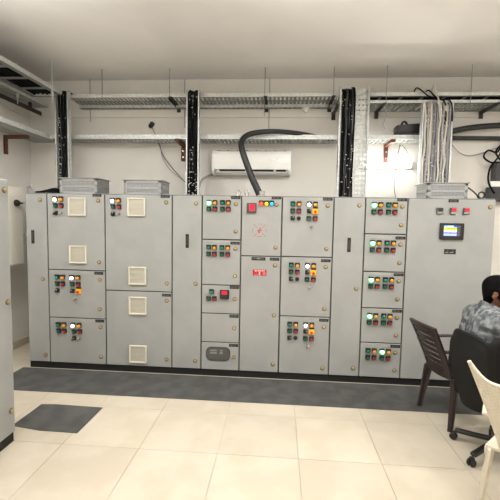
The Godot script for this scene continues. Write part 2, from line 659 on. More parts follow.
		"window":
			var ring := rounded(0.27, 0.155, 0.06, 6)
			prism(a, ring, 0.008, Vector3(0, 0, 0.004))
			prism(b, rounded(0.25, 0.135, 0.054, 6), 0.004, Vector3(0, 0, 0.0075))
			var c := S()
			for q in [[-0.05, 0.04, 0.075, 0.014], [0.035, 0.04, 0.035, 0.014], [-0.05, 0.012, 0.075, 0.022], [0.035, 0.012, 0.035, 0.022]]:
				box(c, Vector3(q[0], q[1], 0.0095), Vector3(q[2], q[3], 0.002))
			out = join([[a, MT.gasket], [b, mat(rgb(78, 78, 76), 0.12)], [c, mat(rgb(118, 117, 112), 0.3)]])
	cache[kind] = out
	return out

func quad(wh: Vector2, at: Vector3) -> SurfaceTool:
	var st := S()
	var h := wh / 2
	for v in [[-1, 1], [1, 1], [1, -1], [-1, 1], [1, -1], [-1, -1]]:
		st.set_normal(Vector3.BACK)
		st.set_uv(Vector2(v[0] * 0.5 + 0.5, 0.5 - v[1] * 0.5))
		st.add_vertex(at + Vector3(v[0] * h.x, v[1] * h.y, 0))
	return st

# the tag plates: black, with engraving too worn in the photograph to read
func plate_print(kind: String) -> StandardMaterial3D:
	var im: Image
	var c := rgb(96, 95, 90)
	match kind:
		"plate_tall":
			im = canvas(18, 75, rgb(16, 16, 16))
			for k in 7:
				im.fill_rect(Rect2i(7, 12 + k * 7, 4, 4), c)
		"plate_long":
			im = canvas(75, 17, rgb(16, 16, 16))
			im.fill_rect(Rect2i(5, 6, 18, 4), c)
			im.fill_rect(Rect2i(27, 5, 22, 5), rgb(150, 149, 144))
			im.fill_rect(Rect2i(53, 7, 14, 5), c)
		"plate_square":
			im = canvas(58, 26, rgb(18, 18, 18))
			im.fill_rect(Rect2i(4, 14, 16, 7), rgb(126, 125, 118))
			im.fill_rect(Rect2i(10, 5, 10, 5), rgb(84, 84, 80))
			im.fill_rect(Rect2i(26, 14, 22, 6), rgb(130, 129, 122))
			im.fill_rect(Rect2i(40, 5, 6, 8), rgb(96, 95, 92))
		_:
			im = canvas(50, 15, rgb(20, 20, 20))
			im.fill_rect(Rect2i(5, 5, 14, 5), c)
			im.fill_rect(Rect2i(24, 5, 18, 6), rgb(80, 79, 76))
	return picture(im)

func hmi_picture() -> Image:
	var im := canvas(66, 42, rgb(226, 232, 240))
	im.fill_rect(Rect2i(0, 0, 52, 7), rgb(150, 190, 240))
	im.fill_rect(Rect2i(16, 1, 20, 5), rgb(225, 235, 240))
	im.fill_rect(Rect2i(40, 0, 12, 7), rgb(50, 80, 210))
	im.fill_rect(Rect2i(0, 8, 9, 11), rgb(236, 236, 40))
	im.fill_rect(Rect2i(12, 8, 40, 6), rgb(150, 226, 20))
	im.fill_rect(Rect2i(12, 14, 40, 5), rgb(214, 236, 60))
	im.fill_rect(Rect2i(9, 8, 3, 22), rgb(150, 160, 150))
	im.fill_rect(Rect2i(0, 27, 52, 6), rgb(150, 110, 220))
	im.fill_rect(Rect2i(24, 28, 5, 4), rgb(70, 60, 170))
	im.fill_rect(Rect2i(0, 33, 52, 9), rgb(168, 196, 246))
	im.fill_rect(Rect2i(52, 0, 14, 42), rgb(66, 66, 68))
	for k in 4:
		im.fill_rect(Rect2i(55, 3 + k * 10, 8, 7), rgb(88, 88, 90))
	return im

func danger_picture() -> Image:
	var im := canvas(74, 32, rgb(172, 26, 38))
	var w := rgb(240, 214, 206)
	var x := 10
	for q in [7, 5, 8, 6, 7, 6]:
		im.fill_rect(Rect2i(x, 3, q, 5), w)
		x += q + 3
	im.fill_rect(Rect2i(12, 10, 10, 3), rgb(224, 140, 140))
	for k in 4:
		im.fill_rect(Rect2i(54, 13 + k * 4, 15, 2), rgb(228, 150, 150))
	im.fill_rect(Rect2i(6, 26, 22, 3), rgb(226, 140, 140))
	im.fill_rect(Rect2i(33, 11, 7, 7), w)          # skull
	im.fill_rect(Rect2i(34, 18, 5, 3), w)
	for k in 8:                                    # crossed bones
		im.fill_rect(Rect2i(31 + k, 21 + k, 3, 2), w)
		im.fill_rect(Rect2i(39 - k, 21 + k, 3, 2), w)
	return im

const FIT := {"white": "indicator_lamp", "green": "indicator_lamp", "amber": "indicator_lamp", "green_lit": "indicator_lamp", "red_lit": "indicator_lamp", "yellow_lit": "indicator_lamp", "blue_lit": "indicator_lamp",
	"green_push": "push_button", "red_push": "push_button", "selector": "selector_switch", "round": "selector_switch", "key": "key_switch", "estop": "isolator_switch", "lock": "door_lock",
	"plate": "name_plate", "plate_tall": "name_plate", "plate_long": "name_plate", "plate_square": "name_plate", "print": "printed_tag", "vent": "vent_filter", "meter": "meter_display", "meter_tall": "meter_display",
	"small_meter": "meter_display", "small_meter_off": "meter_display", "hmi": "touch_screen", "danger": "danger_sticker", "window": "viewing_window"}
const SAYS := {"white": "lit white lamp", "green": "unlit green lamp", "amber": "amber lamp", "green_lit": "lit green lamp", "red_lit": "lit red lamp", "yellow_lit": "lit yellow lamp", "blue_lit": "lit blue lamp",
	"green_push": "green push button", "red_push": "red push button", "estop": "red knob on yellow square", "vent": "cream louvred vent", "meter": "black meter with red display", "meter_tall": "grey meter with red display",
	"small_meter": "small meter showing red figures", "small_meter_off": "small grey meter, dark", "hmi": "colour touch screen in black frame", "danger": "red danger sticker with skull", "window": "dark rounded window", "lock": "round brass lock"}

const DOOR_Z := 0.0       # the front face of the doors
const DEEP := 0.75
const TALL := 2.0

# one cubicle of the line-up; y: heights that divide it into doors, from the top
func cabinet(label: String, x0: float, x1: float, cuts: Array) -> Dictionary:
	var xc := (x0 + x1) / 2
	var w := x1 - x0
	var t := thing("switchgear_cabinet", label, "cabinet", Vector3(xc, 0, -DEEP / 2), 0.0, "line of switchgear cabinets")
	var zc := DEEP / 2
	var st := S()
	box(st, Vector3(0, (TALL + 0.075) / 2, -0.0125), Vector3(w - 0.002, TALL - 0.075, DEEP - 0.025 - 0.002), 0.003)
	obj("body", st, MT.cabinet, t)
	st = S()                                             # the dark rubber seal behind the door gaps
	box(st, Vector3(0, (TALL + 0.075) / 2, zc - 0.0225), Vector3(w - 0.004, TALL - 0.085, 0.003))
	obj("door_seal", st, MT.gasket, t)
	st = S()
	box(st, Vector3(0, 0.036, -0.008), Vector3(w - 0.001, 0.072, DEEP - 0.016), 0.002)
	obj("plinth", st, MT.plinth, t)
	var doors := []
	for k in cuts.size() - 1:
		var ya: float = cuts[k]
		var yb: float = cuts[k + 1]
		st = S()
		box(st, Vector3(0, 0, -0.009), Vector3(w - 0.013, ya - yb - 0.011, 0.018), 0.003)
		var d := obj("cabinet_door", st, MT.cabinet, t, Vector3(0, (ya + yb) / 2, zc))
		d.set_meta("origin", Vector2(xc, (ya + yb) / 2))
		doors.append(d)
	return {"thing": t, "doors": doors}

func fit(door: MeshInstance3D, kind: String, x: float, y: float) -> MeshInstance3D:
	var o: Vector2 = door.get_meta("origin")
	var m := put(FIT[kind], fitting(kind), door, Vector3(x - o.x, y - o.y, 0))
	if SAYS.has(kind):
		says(m, SAYS[kind])
	return m

func row(door: MeshInstance3D, y: float, xs: Array, kinds: String):
	var k := kinds.split(" ")
	for i in xs.size():
		if k[i] != "-":
			fit(door, k[i], xs[i], y)

func lineup():
	# 1: blank, narrow
	var c := cabinet("narrow blank cabinet at the left end of the line, tall black plate and three locks", -2.83, -2.578, [1.995, 0.075])
	var d = c.doors[0]
	fit(d, "plate_tall", -2.749, 1.508)
	for q in [[-2.655, 1.92], [-2.645, 1.036], [-2.632, 0.162]]:
		fit(d, "lock", q[0], q[1])
	# 2
	c = cabinet("three-door cabinet with two cream vents above and two lamp-studded lower doors", -2.578, -1.915, [1.995, 1.145, 0.6, 0.075])
	d = c.doors[0]
	row(d, 1.937, [-2.476, -2.408], "white amber")
	row(d, 1.863, [-2.472, -2.406], "green_push red_push")
	row(d, 1.78, [-2.474, -2.406], "selector key")
	fit(d, "vent", -2.225, 1.85)
	fit(d, "vent", -2.223, 1.322)
	fit(d, "lock", -1.988, 1.92)
	fit(d, "lock", -1.985, 1.242)
	fit(d, "plate", -2.0, 1.98)
	d = c.doors[1]
	row(d, 1.067, [-2.47, -2.405, -2.297, -2.228], "green amber white amber")
	row(d, 0.99, [-2.47, -2.405, -2.295, -2.226], "green_push red_push green_push red_push")
	row(d, 0.912, [-2.47, -2.295, -2.225], "selector selector estop")
	fit(d, "key", -2.258, 0.826)
	fit(d, "lock", -1.981, 1.045)
	fit(d, "lock", -1.985, 0.712)
	fit(d, "plate", -1.992, 1.118)
	fit(d, "print", -2.13, 1.118)
	d = c.doors[2]
	row(d, 0.524, [-2.468, -2.4, -2.295, -2.224], "green amber white amber")
	row(d, 0.45, [-2.464, -2.398, -2.282, -2.216], "green_push red_push green_push red_push")
	row(d, 0.37, [-2.286, -2.22], "selector key")
	fit(d, "lock", -1.979, 0.508)
	fit(d, "lock", -1.977, 0.166)
	fit(d, "plate", -1.987, 0.577)
	fit(d, "print", -2.14, 0.578)
	# 3
	c = cabinet("two-door cabinet with four cream vents, two lit lamps at upper left", -1.915, -1.161, [1.995, 0.93, 0.075])
	d = c.doors[0]
	row(d, 1.929, [-1.822, -1.755], "white amber")
	row(d, 1.86, [-1.817, -1.75], "green_push red_push")
	row(d, 1.779, [-1.818, -1.75], "selector key")
	fit(d, "vent", -1.556, 1.857)
	fit(d, "vent", -1.548, 1.103)
	fit(d, "lock", -1.226, 1.913)
	fit(d, "lock", -1.219, 1.027)
	fit(d, "plate", -1.237, 1.978)
	d = c.doors[1]
	fit(d, "vent", -1.545, 0.769)
	fit(d, "vent", -1.545, 0.219)
	fit(d, "lock", -1.219, 0.834)
	fit(d, "lock", -1.22, 0.169)
	fit(d, "plate", -1.222, 0.896)
	# 4
	c = cabinet("narrow blank cabinet right of the four-vent cabinet, tall black plate at mid height", -1.161, -0.832, [1.995, 0.075])
	d = c.doors[0]
	fit(d, "plate_tall", -0.993, 1.5)
	for y in [1.908, 1.034, 0.168]:
		fit(d, "lock", -0.898, y)
	# 5
	c = cabinet("five-door cabinet with a black meter and, at the bottom, a rounded window", -0.832, -0.407, [1.995, 1.522, 1.027, 0.711, 0.389, 0.075])
	var xs := [-0.756, -0.692, -0.611, -0.547]
	row(c.doors[0], 1.922, xs, "green_lit amber green amber")
	row(c.doors[0], 1.852, xs, "green_push red_push green_push red_push")
	row(c.doors[1], 1.44, xs, "green amber green amber")
	row(c.doors[1], 1.366, xs, "green_push red_push green_push red_push")
	fit(c.doors[2], "green", -0.719, 0.955)
	row(c.doors[2], 0.878, [-0.752, -0.687], "green_push red_push")
	fit(c.doors[2], "meter", -0.576, 0.926)
	fit(c.doors[4], "window", -0.64, 0.26)
	var k := 0
	for y in [1.974, 1.488, 1.006, 0.687, 0.362]:
		fit(c.doors[k], "plate", -0.47, y)
		k += 1
	fit(c.doors[0], "print", -0.62, 1.977)
	fit(c.doors[1], "print", -0.6, 1.498)
	k = 0
	for q in [[0, 1.905], [0, 1.613], [1, 1.427], [1, 1.13], [2, 0.878], [3, 0.555], [4, 0.229]]:
		fit(c.doors[q[0]], "lock", -0.466, q[1])
	eye_bolt(c.thing, Vector3(-0.455, 2.0, -0.12))
	# 6
	c = cabinet("incomer cabinet with red-lit meter, red, yellow and blue lamps and red danger sticker", -0.407, 0.026, [1.995, 1.354, 0.075])
	d = c.doors[0]
	fit(d, "meter_tall", -0.298, 1.868)
	row(d, 1.924, [-0.195, -0.14, -0.084], "red_lit yellow_lit blue_lit")
	fit(d, "plate", -0.037, 1.978)
	fit(d, "lock", -0.035, 1.905)
	fit(d, "lock", -0.035, 1.45)
	painted_mark(d, Vector2(-0.209, 1.63))
	d = c.doors[1]
	fit(d, "plate_long", -0.214, 1.325)
	fit(d, "plate", -0.042, 1.325)
	fit(d, "danger", -0.199, 1.175)
	for y in [1.258, 0.714, 0.17]:
		fit(d, "lock", -0.036, y)
	eye_bolt(c.thing, Vector3(-0.362, 2.0, -0.12))
	# 7
	c = cabinet("three-door cabinet carrying three matching lamp groups, each with a yellow isolator", 0.026, 0.568, [1.995, 1.357, 0.711, 0.075])
	k = 0
	for y in [1.92, 1.271, 0.628]:
		d = c.doors[k]
		row(d, y, [0.138, 0.203, 0.309, 0.374], "green amber white amber")
		row(d, y - 0.075, [0.138, 0.203, 0.309, 0.374], "green_push red_push selector estop")
		row(d, y - 0.152, [0.139, 0.204, 0.309, 0.375], "selector round green_push red_push")
		fit(d, "key", 0.342, y - 0.232)
		fit(d, "plate", 0.501, y + 0.052)
		fit(d, "print", 0.37, y + 0.056)
		k += 1
	k = 0
	for y in [1.903, 1.45, 1.256, 0.805, 0.604, 0.151]:
		fit(c.doors[k / 2], "lock", 0.502, y)
		k += 1
	# 8
	c = cabinet("narrow blank cabinet right of the yellow isolators, tall black plate at mid height", 0.568, 0.893, [1.995, 0.075])
	d = c.doors[0]
	fit(d, "plate_tall", 0.738, 1.496)
	for y in [1.911, 1.033, 0.167]:
		fit(d, "lock", 0.829, y)
	# 9
	c = cabinet("five-door cabinet with glowing green lamps on every door, left of the touch-screen cabinet", 0.893, 1.323, [1.995, 1.617, 1.22, 0.831, 0.455, 0.075])
	k = 0
	for y in [1.924, 1.529, 1.143, 0.755, 0.374]:
		d = c.doors[k]
		xs = [0.978, 1.043, 1.125, 1.19]
		row(d, y, xs, "green amber green_lit amber" if k == 4 else "green_lit amber green amber")
		row(d, y - 0.075, xs, "green_push red_push green_push red_push")
		fit(d, "plate", 1.262, y + 0.052)
		fit(d, "print", 1.1, y + 0.055)
		fit(d, "lock", 1.264, y - 0.017)
		fit(d, "lock", 1.262, y - 0.21)
		k += 1
	# 10
	c = cabinet("wide single-door cabinet with a colour touch screen, behind the brown chair", 1.323, 2.195, [1.995, 0.075])
	d = c.doors[0]
	fit(d, "plate", 1.774, 1.972)
	row(d, 1.868, [1.64, 1.771, 1.9], "small_meter_off small_meter small_meter")
	fit(d, "hmi", 1.768, 1.659)
	fit(d, "plate_square", 1.767, 1.45)
	fit(d, "lock", 2.137, 1.912)

func eye_bolt(cab: Node3D, at: Vector3):
	var st := S()
	var p := at - cab.position
	var pts := []
	for k in 17:
		var a := TAU * k / 16
		pts.append(p + Vector3(cos(a) * 0.024, 0.036 + sin(a) * 0.024, 0))
	tube(st, pts, 0.007, 8)
	lathe(st, [Vector2(0, 0), Vector2(0.016, 0), Vector2(0.014, 0.012), Vector2(0, 0.014)], p, 10, Basis(Vector3.RIGHT, -PI / 2))
	obj("lifting_eye", st, MT.chrome, cab)

# the hand-painted red mark: four diagonal strokes, four short bars, a red middle
func painted_mark(door: MeshInstance3D, at: Vector2):
	var o: Vector2 = door.get_meta("origin")
	var red := S()
	var grey := S()
	var z := 0.0006
	for q in [[-1, 1, 0], [1, 1, 1], [-1, -1, 0], [1, -1, 0]]:
		bar(red if q[2] else grey, Vector3(q[0] * 0.028, q[1] * 0.03, z), Vector3(q[0] * 0.066, q[1] * 0.066, z), 0.001, 0.006, 0.0, Vector3(-q[1], q[0], 0))
	for q in [[0.012, 0.068, 0.04, 0.006], [0.0, -0.064, 0.05, 0.006]]:
		box(red, Vector3(q[0], q[1], z), Vector3(q[2], q[3], 0.001))
	for q in [[-0.072, 0.0, 0.006, 0.05], [0.07, 0.0, 0.006, 0.04]]:
		box(red, Vector3(q[0], q[1], z), Vector3(q[2], q[3], 0.001))
	for q in [[0.0, 0.0, 0.05, 0.012, 0.0], [-0.006, -0.016, 0.018, 0.03, 0.2], [0.006, 0.02, 0.014, 0.024, -0.3]]:
		box(red, Vector3(q[0], q[1], z), Vector3(q[2], q[3], 0.001), 0.0, Basis(Vector3.BACK, q[4]))
	var m := put("painted_mark", join([[red, mat(rgb(178, 84, 76), 0.7)], [grey, mat(rgb(122, 112, 104), 0.7)]]), door, Vector3(at.x - o.x, at.y - o.y, 0))
	says(m, "faded red hand-painted mark")

# ---------------------------------------------------------------- cable trays
# local: length along x from 0, near edge at z = 0, width towards -z, its bottom at y = 0
func tray(called: String, label: String, at: Vector3, length: float, width: float, rail: float, pitch: float, turn := 0.0, rows := 2, m: Material = null, open := 0.45) -> Node3D:
	var t := thing(called, label, "cable tray", at, turn, "galvanised cable trays")
	var zn: Material = MT.zinc
	for s in [0, 1]:
		var st := S()
		var z: float = -width * s
		box(st, Vector3(length / 2, rail / 2, z), Vector3(length, rail, 0.004))
		box(st, Vector3(length / 2, rail - 0.002, z + (0.009 if s == 1 else -0.009)), Vector3(length, 0.004, 0.018))
		obj("side_rail", st, zn, t)
	var st2 := S()
	slotted(st2, length, width - 0.004, int(length / pitch), rows, open, 0.72, 0.003, Vector3(length / 2, 0.0015, -width / 2), Basis(Vector3.RIGHT, PI / 2))
	obj("tray_bottom", st2, m if m else MT.zinc_dull, t)
	return t

# an upright tray: width along x, front of the rails at z = 0, back plate behind
func riser(label: String, x0: float, x1: float, top: float, bottom: float, z: float, plate: Material) -> Node3D:
	var w := x1 - x0
	var t := thing("riser_tray", label, "cable tray", Vector3((x0 + x1) / 2, bottom, z), 0.0, "upright cable trays")
	var h := top - bottom
	for s in [-1, 1]:
		var st := S()
		box(st, Vector3(s * (w / 2 - 0.002), h / 2, -0.03), Vector3(0.004, h, 0.06))
		box(st, Vector3(s * (w / 2 - 0.009), h / 2, -0.002), Vector3(0.018, h, 0.004))
		obj("side_rail", st, MT.zinc, t)
	var st2 := S()
	slotted(st2, w - 0.01, h, int(w / 0.042), int(h / 0.055), 0.5, 0.3, 0.003, Vector3(0, h / 2, -0.058))
	obj("back_plate", st2, plate, t)
	return t

# cables that stand in a riser and bend back into the tray above
func riser_cables(called: String, label, group: String, x0: float, x1: float, n: int, r: float, top: float, bottom: float, z: float, mats: Array, wobble: float, back := 0.25):
	for k in n:
		var x := lerpf(x0 + r, x1 - r, (k + 0.5) / n)
		var pts := []
		var steps := 7
		for i in steps + 1:
			var f := float(i) / steps
			pts.append(Vector3(x + rng.randf_range(-wobble, wobble), lerpf(bottom, top - 0.05, f), z + rng.randf_range(-0.3, 0.6) * wobble - (r * 2.1 if k % 2 else 0.0)))
		var up := rng.randf_range(-0.012, 0.012)
		pts.append(Vector3(x, top + 0.005 + up, z - 0.05))
		pts.append(Vector3(x, top + 0.012 + up, z - 0.1))
		pts.append(Vector3(x + rng.randf_range(-0.02, 0.02), top + 0.01 + up, z - back))
		var st := S()
		tube(st, smooth_path(pts, 3), r, 8)
		tag(obj(called, st, mats[k % mats.size()]), (label[k % label.size()] if label is Array else label) + ", " + nth(k), "cable", group)

# pale ties across the cables of a riser, a part of the riser
func ties(t: Node3D, w: float, h: float, n: int, z: float, xa := -0.5, xb := 0.5):
	var st := S()
	for k in n:
		var y := h * (0.04 + 0.92 * rng.randf())
		var x := w * lerpf(xa, xb, 0.1 + 0.8 * rng.randf())
		box(st, Vector3(x, y, z), Vector3(rng.randf_range(0.008, 0.018), 0.006, 0.006), 0.0, Basis(Vector3.BACK, rng.randf_range(-0.3, 0.3)))
	var o := obj("cable_tie", st, MT.tie, t)
	o.set_meta("kind", "stuff")

# ---------------------------------------------------------------- the room
const LEFT := -3.42
const RIGHT := 4.2
const BACK := -1.0
const FRONT := 6.8
const HIGH := 3.55

func room():
	var st := S()
	var w := RIGHT - LEFT
	var d := FRONT - BACK
	var xc := (LEFT + RIGHT) / 2
	var zc := (FRONT + BACK) / 2
	box(st, Vector3(xc, -0.107, zc), Vector3(w + 0.4, 0.2, d + 0.4))
	var fl := struct("floor", st, MT.grout)
	# the floor tiles, 0.6 m square, thin joints; three tones share three meshes
	var kinds := []
	for k in 3:
		var ts := S()
		box(ts, Vector3(0, -0.0035, 0), Vector3(0.597, 0.007, 0.597), 0.0008)
		var m: StandardMaterial3D = MT.tile.duplicate()
		m.albedo_color = MT.tile.albedo_color.darkened(0.012 * k)
		kinds.append(join([[ts, m]]))
	for i in int(w / 0.6) + 1:
		for j in int(d / 0.6) + 1:
			put("tile", kinds[(i * 7 + j * 5 + (i * j) % 3) % 3], fl, Vector3(LEFT + 0.3 + i * 0.6, 0, BACK + 0.3 + j * 0.6))
	st = S()
	box(st, Vector3(xc, HIGH + 0.1, zc), Vector3(w + 0.4, 0.2, d + 0.4))
	struct("ceiling", st, MT.ceiling)
	st = S()
	box(st, Vector3(xc, HIGH / 2, BACK - 0.1), Vector3(w, HIGH, 0.2))
	struct("wall_back", st, MT.wall)
	st = S()
	box(st, Vector3(LEFT - 0.1, HIGH / 2, zc), Vector3(0.2, HIGH, d))
	struct("wall_left", st, MT.wall)
	st = S()
	box(st, Vector3(RIGHT + 0.1, HIGH / 2, zc), Vector3(0.2, HIGH, d))
	struct("wall_right", st, MT.wall)
	st = S()
	box(st, Vector3(xc, HIGH / 2, FRONT + 0.1), Vector3(w, HIGH, 0.2))
	struct("wall_front", st, MT.wall)
	# the shallow beam at the head of the walls
	st = S()
	box(st, Vector3(xc, (3.066 + HIGH) / 2, BACK + 0.012), Vector3(w, HIGH - 3.066, 0.024), 0.004)
	struct("trim_1", st, MT.wall)
	st = S()
	box(st, Vector3(LEFT + 0.012, (3.066 + HIGH) / 2, zc + 0.012), Vector3(0.024, HIGH - 3.066, d - 0.024), 0.004)
	struct("trim_2", st, MT.wall)
	st = S()
	box(st, Vector3(LEFT + 0.007, 0.05, zc), Vector3(0.014, 0.1, d), 0.003)
	struct("baseboard_left", st, MT.skirting)
	st = S()
	box(st, Vector3(xc, 0.05, BACK + 0.007), Vector3(w - 0.03, 0.1, 0.014), 0.003)
	struct("baseboard_back", st, MT.skirting)
	# rubber mats
	st = S()
	box(st, Vector3(0.35, 0.0025, 0.292), Vector3(6.5, 0.005, 0.566), 0.0015)
	tag(obj("rubber_mat", st, MT.mat), "long dark grey rubber mat along the foot of the cabinets", "mat")
	st = S()
	prism(st, PackedVector2Array([Vector2(-2.17, -1.2), Vector2(-2.156, -0.826), Vector2(-2.02, -0.812), Vector2(-1.571, -0.826), Vector2(-1.583, -1.25), Vector2(-1.9, -1.245)]), 0.005, Vector3(0, 0.0025, 0), Basis(Vector3.RIGHT, -PI / 2))
	tag(obj("rubber_mat", st, MT.mat), "short dark grey rubber mat beside the cabinet at far left", "mat")

func ceiling_lamps():
	# tube battens on the ceiling, before and above the camera
	var i := 0
	for z in [1.6, 3.5, 5.4]:
		for x in [-2.1, 0.4, 2.9]:
			var words: String = ["front row of ceiling, above the left cabinets", "front row of ceiling, above the middle cabinets", "front row of ceiling, above the chairs",
				"middle row of ceiling, left side", "middle row of ceiling, centre", "middle row of ceiling, right side",
				"rear row of ceiling, left side", "rear row of ceiling, centre", "rear row of ceiling, right side"][i]
			i += 1
			var t := thing("ceiling_lamp", "white tube batten in the " + words, "lamp", Vector3(x, HIGH - 0.32, z), 0.0, "ceiling battens")
			var st := S()
			box(st, Vector3(0, 0, 0), Vector3(1.25, 0.05, 0.14), 0.004)
			obj("lamp_housing", st, MT.white, t)
			for s in [-1, 1]:
				st = S()
				tube(st, [Vector3(s * 0.5, 0.02, 0), Vector3(s * 0.5, 0.32, 0)], 0.008, 8)
				lathe(st, [Vector2(0.03, 0), Vector2(0.03, 0.01), Vector2(0, 0.012)], Vector3(s * 0.5, 0.318, 0), 12, Basis(Vector3.RIGHT, PI / 2))
				obj("stem", st, MT.chrome, t)
			for s in [-1, 1]:
				st = S()
				box(st, Vector3(0, s * 0.03, 0), Vector3(1.2, 0.018, 0.11), 0.007)
				obj("lamp_diffuser", st, glow(Color.WHITE, rgb(255, 252, 246), 2.0), t)
				var l := AreaLight3D.new()
				l.name = "tube_light"
				l.area_size = Vector2(1.2, 0.11)
				l.light_color = rgb(253, 251, 248)
				l.light_energy = (LAMP_POWER if s < 0 else UP_POWER) * [1.6, 0.75, 0.5][(i - 1) / 3]
				l.area_range = 14.0
				l.area_attenuation = 2.0
				l.shadow_enabled = true
				l.position = Vector3(0, s * 0.042, 0)
				l.rotation.x = s * PI / 2
				t.add_child(l, true)

const LAMP_POWER := 3.0
const UP_POWER := 1.3

# ---------------------------------------------------------------- trays, risers, hangers
func trays():
	tray("cable_tray", "long upper tray along the back wall, left of the wide upright tray", Vector3(-2.66, 3.215, -0.62), 3.32, 0.33, 0.04, 0.05)
	tray("cable_tray", "upper tray right of the wide upright tray, filled with black cables", Vector3(0.67, 3.215, -0.62), 2.93, 0.33, 0.04, 0.24, 0.0, 1, null, 0.85)
	tray("cable_tray", "narrow bright tray just below the long upper tray, on the back wall", Vector3(-2.66, 3.17, -0.89), 3.3, 0.08, 0.036, 0.06)
	tray("cable_tray", "wide slotted tray below the black cables, at upper right", Vector3(0.67, 3.13, -0.6), 2.93, 0.37, 0.032, 0.05, 0.0, 3)
	tray("cable_tray", "lower tray along the back wall, above the air conditioner", Vector3(-2.96, 2.732, -0.7), 4.67, 0.27, 0.055, 0.05)
	tray("cable_tray", "narrow upper tray against the left wall", Vector3(-3.12, 3.19, 2.6), 3.55, 0.26, 0.045, 0.05, PI / 2)
	tray("cable_tray", "wide upper tray beside the left wall, holding black cables", Vector3(-2.69, 3.22, 2.6), 3.2, 0.42, 0.045, 0.3, PI / 2, 1, null, 0.8)
	tray("cable_tray", "lower tray along the left wall, above the white knobbed box", Vector3(-2.97, 2.732, 1.6), 2.57, 0.36, 0.055, 0.05, PI / 2)
	# black cables lying in the upper right tray and in the wide left tray
	for k in 9:
		var z := -0.645 - k * 0.034
		var pts := []
		for i in 9:
			pts.append(Vector3(0.75 + i * 0.355, 3.237 + rng.randf_range(-0.001, 0.012), z + rng.randf_range(-0.004, 0.004)))
		var st := S()
		tube(st, smooth_path(pts, 3), 0.017, 8)
		tag(obj("power_cable", st, MT.cable), "black power cable lying in the upper right tray, " + nth(k, "nearest the front", " from the front"), "cable", "black cables in the upper right tray")
	for k in 7:
		var x := -2.73 - k * 0.052
		var pts := []
		for i in 8:
			pts.append(Vector3(x + rng.randf_range(-0.006, 0.006), 3.247 + rng.randf_range(0, 0.012), 2.5 - i * 0.435))
		var st := S()
		tube(st, smooth_path(pts, 3), 0.02, 8)
		tag(obj("power_cable", st, MT.cable), "black power cable in the wide tray by the left wall, " + nth(k, "outermost", " from outside"), "cable", "black cables in the wide left tray")
	# risers
	var z := -0.53
	var r := riser("narrow upright tray with black cables behind the leftmost mesh box", -2.786, -2.608, 3.27, 2.0, z, MT.zinc_dull)
	ties(r, 0.178, 1.27, 9, 0.004, -0.42, 0.42)
	ties(r, 0.178, 1.0, 24, 0.006, -0.2, -0.08)
	riser_cables("power_cable", "black power cable behind the leftmost mesh box", "black cables in the leftmost upright tray", -2.752, -2.626, 5, 0.0125, 3.27, 2.003, z - 0.01, [MT.cable], 0.003)
	r = riser("narrow upright tray with black cables left of the air conditioner", -1.146, -0.983, 3.27, 2.0, z, MT.zinc_dull)
	ties(r, 0.163, 1.25, 18, 0.006, -0.4, 0.4)
	ties(r, 0.163, 0.36, 26, 0.008, -0.35, 0.45)
	riser_cables("power_cable", "black riser cable left of the air conditioner", "black cables in the upright tray by the air conditioner", -1.132, -0.998, 6, 0.011, 3.27, 2.003, z - 0.008, [MT.cable], 0.004)
	r = riser("wide upright perforated tray, half covered by black cables", 0.663, 1.009, 3.3, 2.0, z, MT.zinc)
	ties(r, 0.346, 1.28, 26, 0.008, -0.46, 0.06)
	riser_cables("power_cable", "black cable in the wide upright tray", "black cables in the wide upright tray", 0.684, 0.858, 7, 0.0125, 3.28, 2.003, z - 0.008, [MT.cable, MT.cable, MT.hose], 0.004)
	r = riser("upright tray full of grey and cream cables above the right mesh box", 1.602, 1.949, 3.12, 2.0, z, mat(rgb(104, 106, 116), 0.55, 0.2))
	ties(r, 0.347, 1.1, 50, 0.018)
	riser_cables("control_cable", ["thin cream cable in the rightmost upright tray", "thin slate cable in the rightmost upright tray", "thin grey cable in the rightmost upright tray", "thin slate cable in the rightmost upright tray", "thin cream cable in the rightmost upright tray"], "control cables in the rightmost upright tray", 1.618, 1.935, 18, 0.0115, 3.115, 2.003, z + 0.0, [MT.cable_cream, MT.cable_slate, MT.cable_grey, MT.cable_slate, MT.cable_cream], 0.011, 0.3)
	# loose dark loops over the head of the rightmost riser
	for q in [[1.53, 1.86, 3.27], [1.66, 1.93, 3.24], [1.72, 1.8, 3.3]]:
		var pts := [Vector3(q[0], 3.22, -0.66), Vector3(q[0] + 0.02, q[2] + 0.03, -0.6), Vector3(lerpf(q[0], q[1], 0.45), q[2] - 0.08, -0.56), Vector3(q[1] - 0.02, 3.12, -0.53), Vector3(q[1], 2.9, -0.515)]
		var st := S()
		tube(st, smooth_path(pts), 0.008, 8)
		tag(obj("control_cable", st, MT.cable if q[0] < 1.7 else MT.cable_cream), ["black cable looping left over the head of the rightmost upright tray", "black cable looping right over the head of the rightmost upright tray", "cream cable rising past the head of the rightmost upright tray"][[1.53, 1.66, 1.72].find(q[0])], "cable")
	# hangers
	var hung := 0
	var left_hung := 0
	for q in [[-2.852, 3.2, -0.6], [-2.53, 3.0, -0.93], [-2.21, 3.2, -0.6], [-1.367, 3.2, -0.605], [-1.27, 2.93, -0.965], [-0.21, 2.99, -0.605], [-0.165, 2.75, -0.965], [0.6, 3.2, -0.605], [0.72, 2.99, -0.985], [1.204, 2.95, -0.585], [1.4, 3.12, -0.985], [2.149, 3.12, -0.585], [2.42, 3.12, -0.985]]:
		var st := S()
		tube(st, [Vector3(q[0], HIGH, q[2]), Vector3(q[0], q[1], q[2])], 0.0045, 6)
		hung += 1
		tag(obj("hanger_rod", st, MT.zinc_dull), "thin threaded rod from the ceiling to the back wall trays, " + nth(hung - 1), "rod", "hanger rods along the back wall")
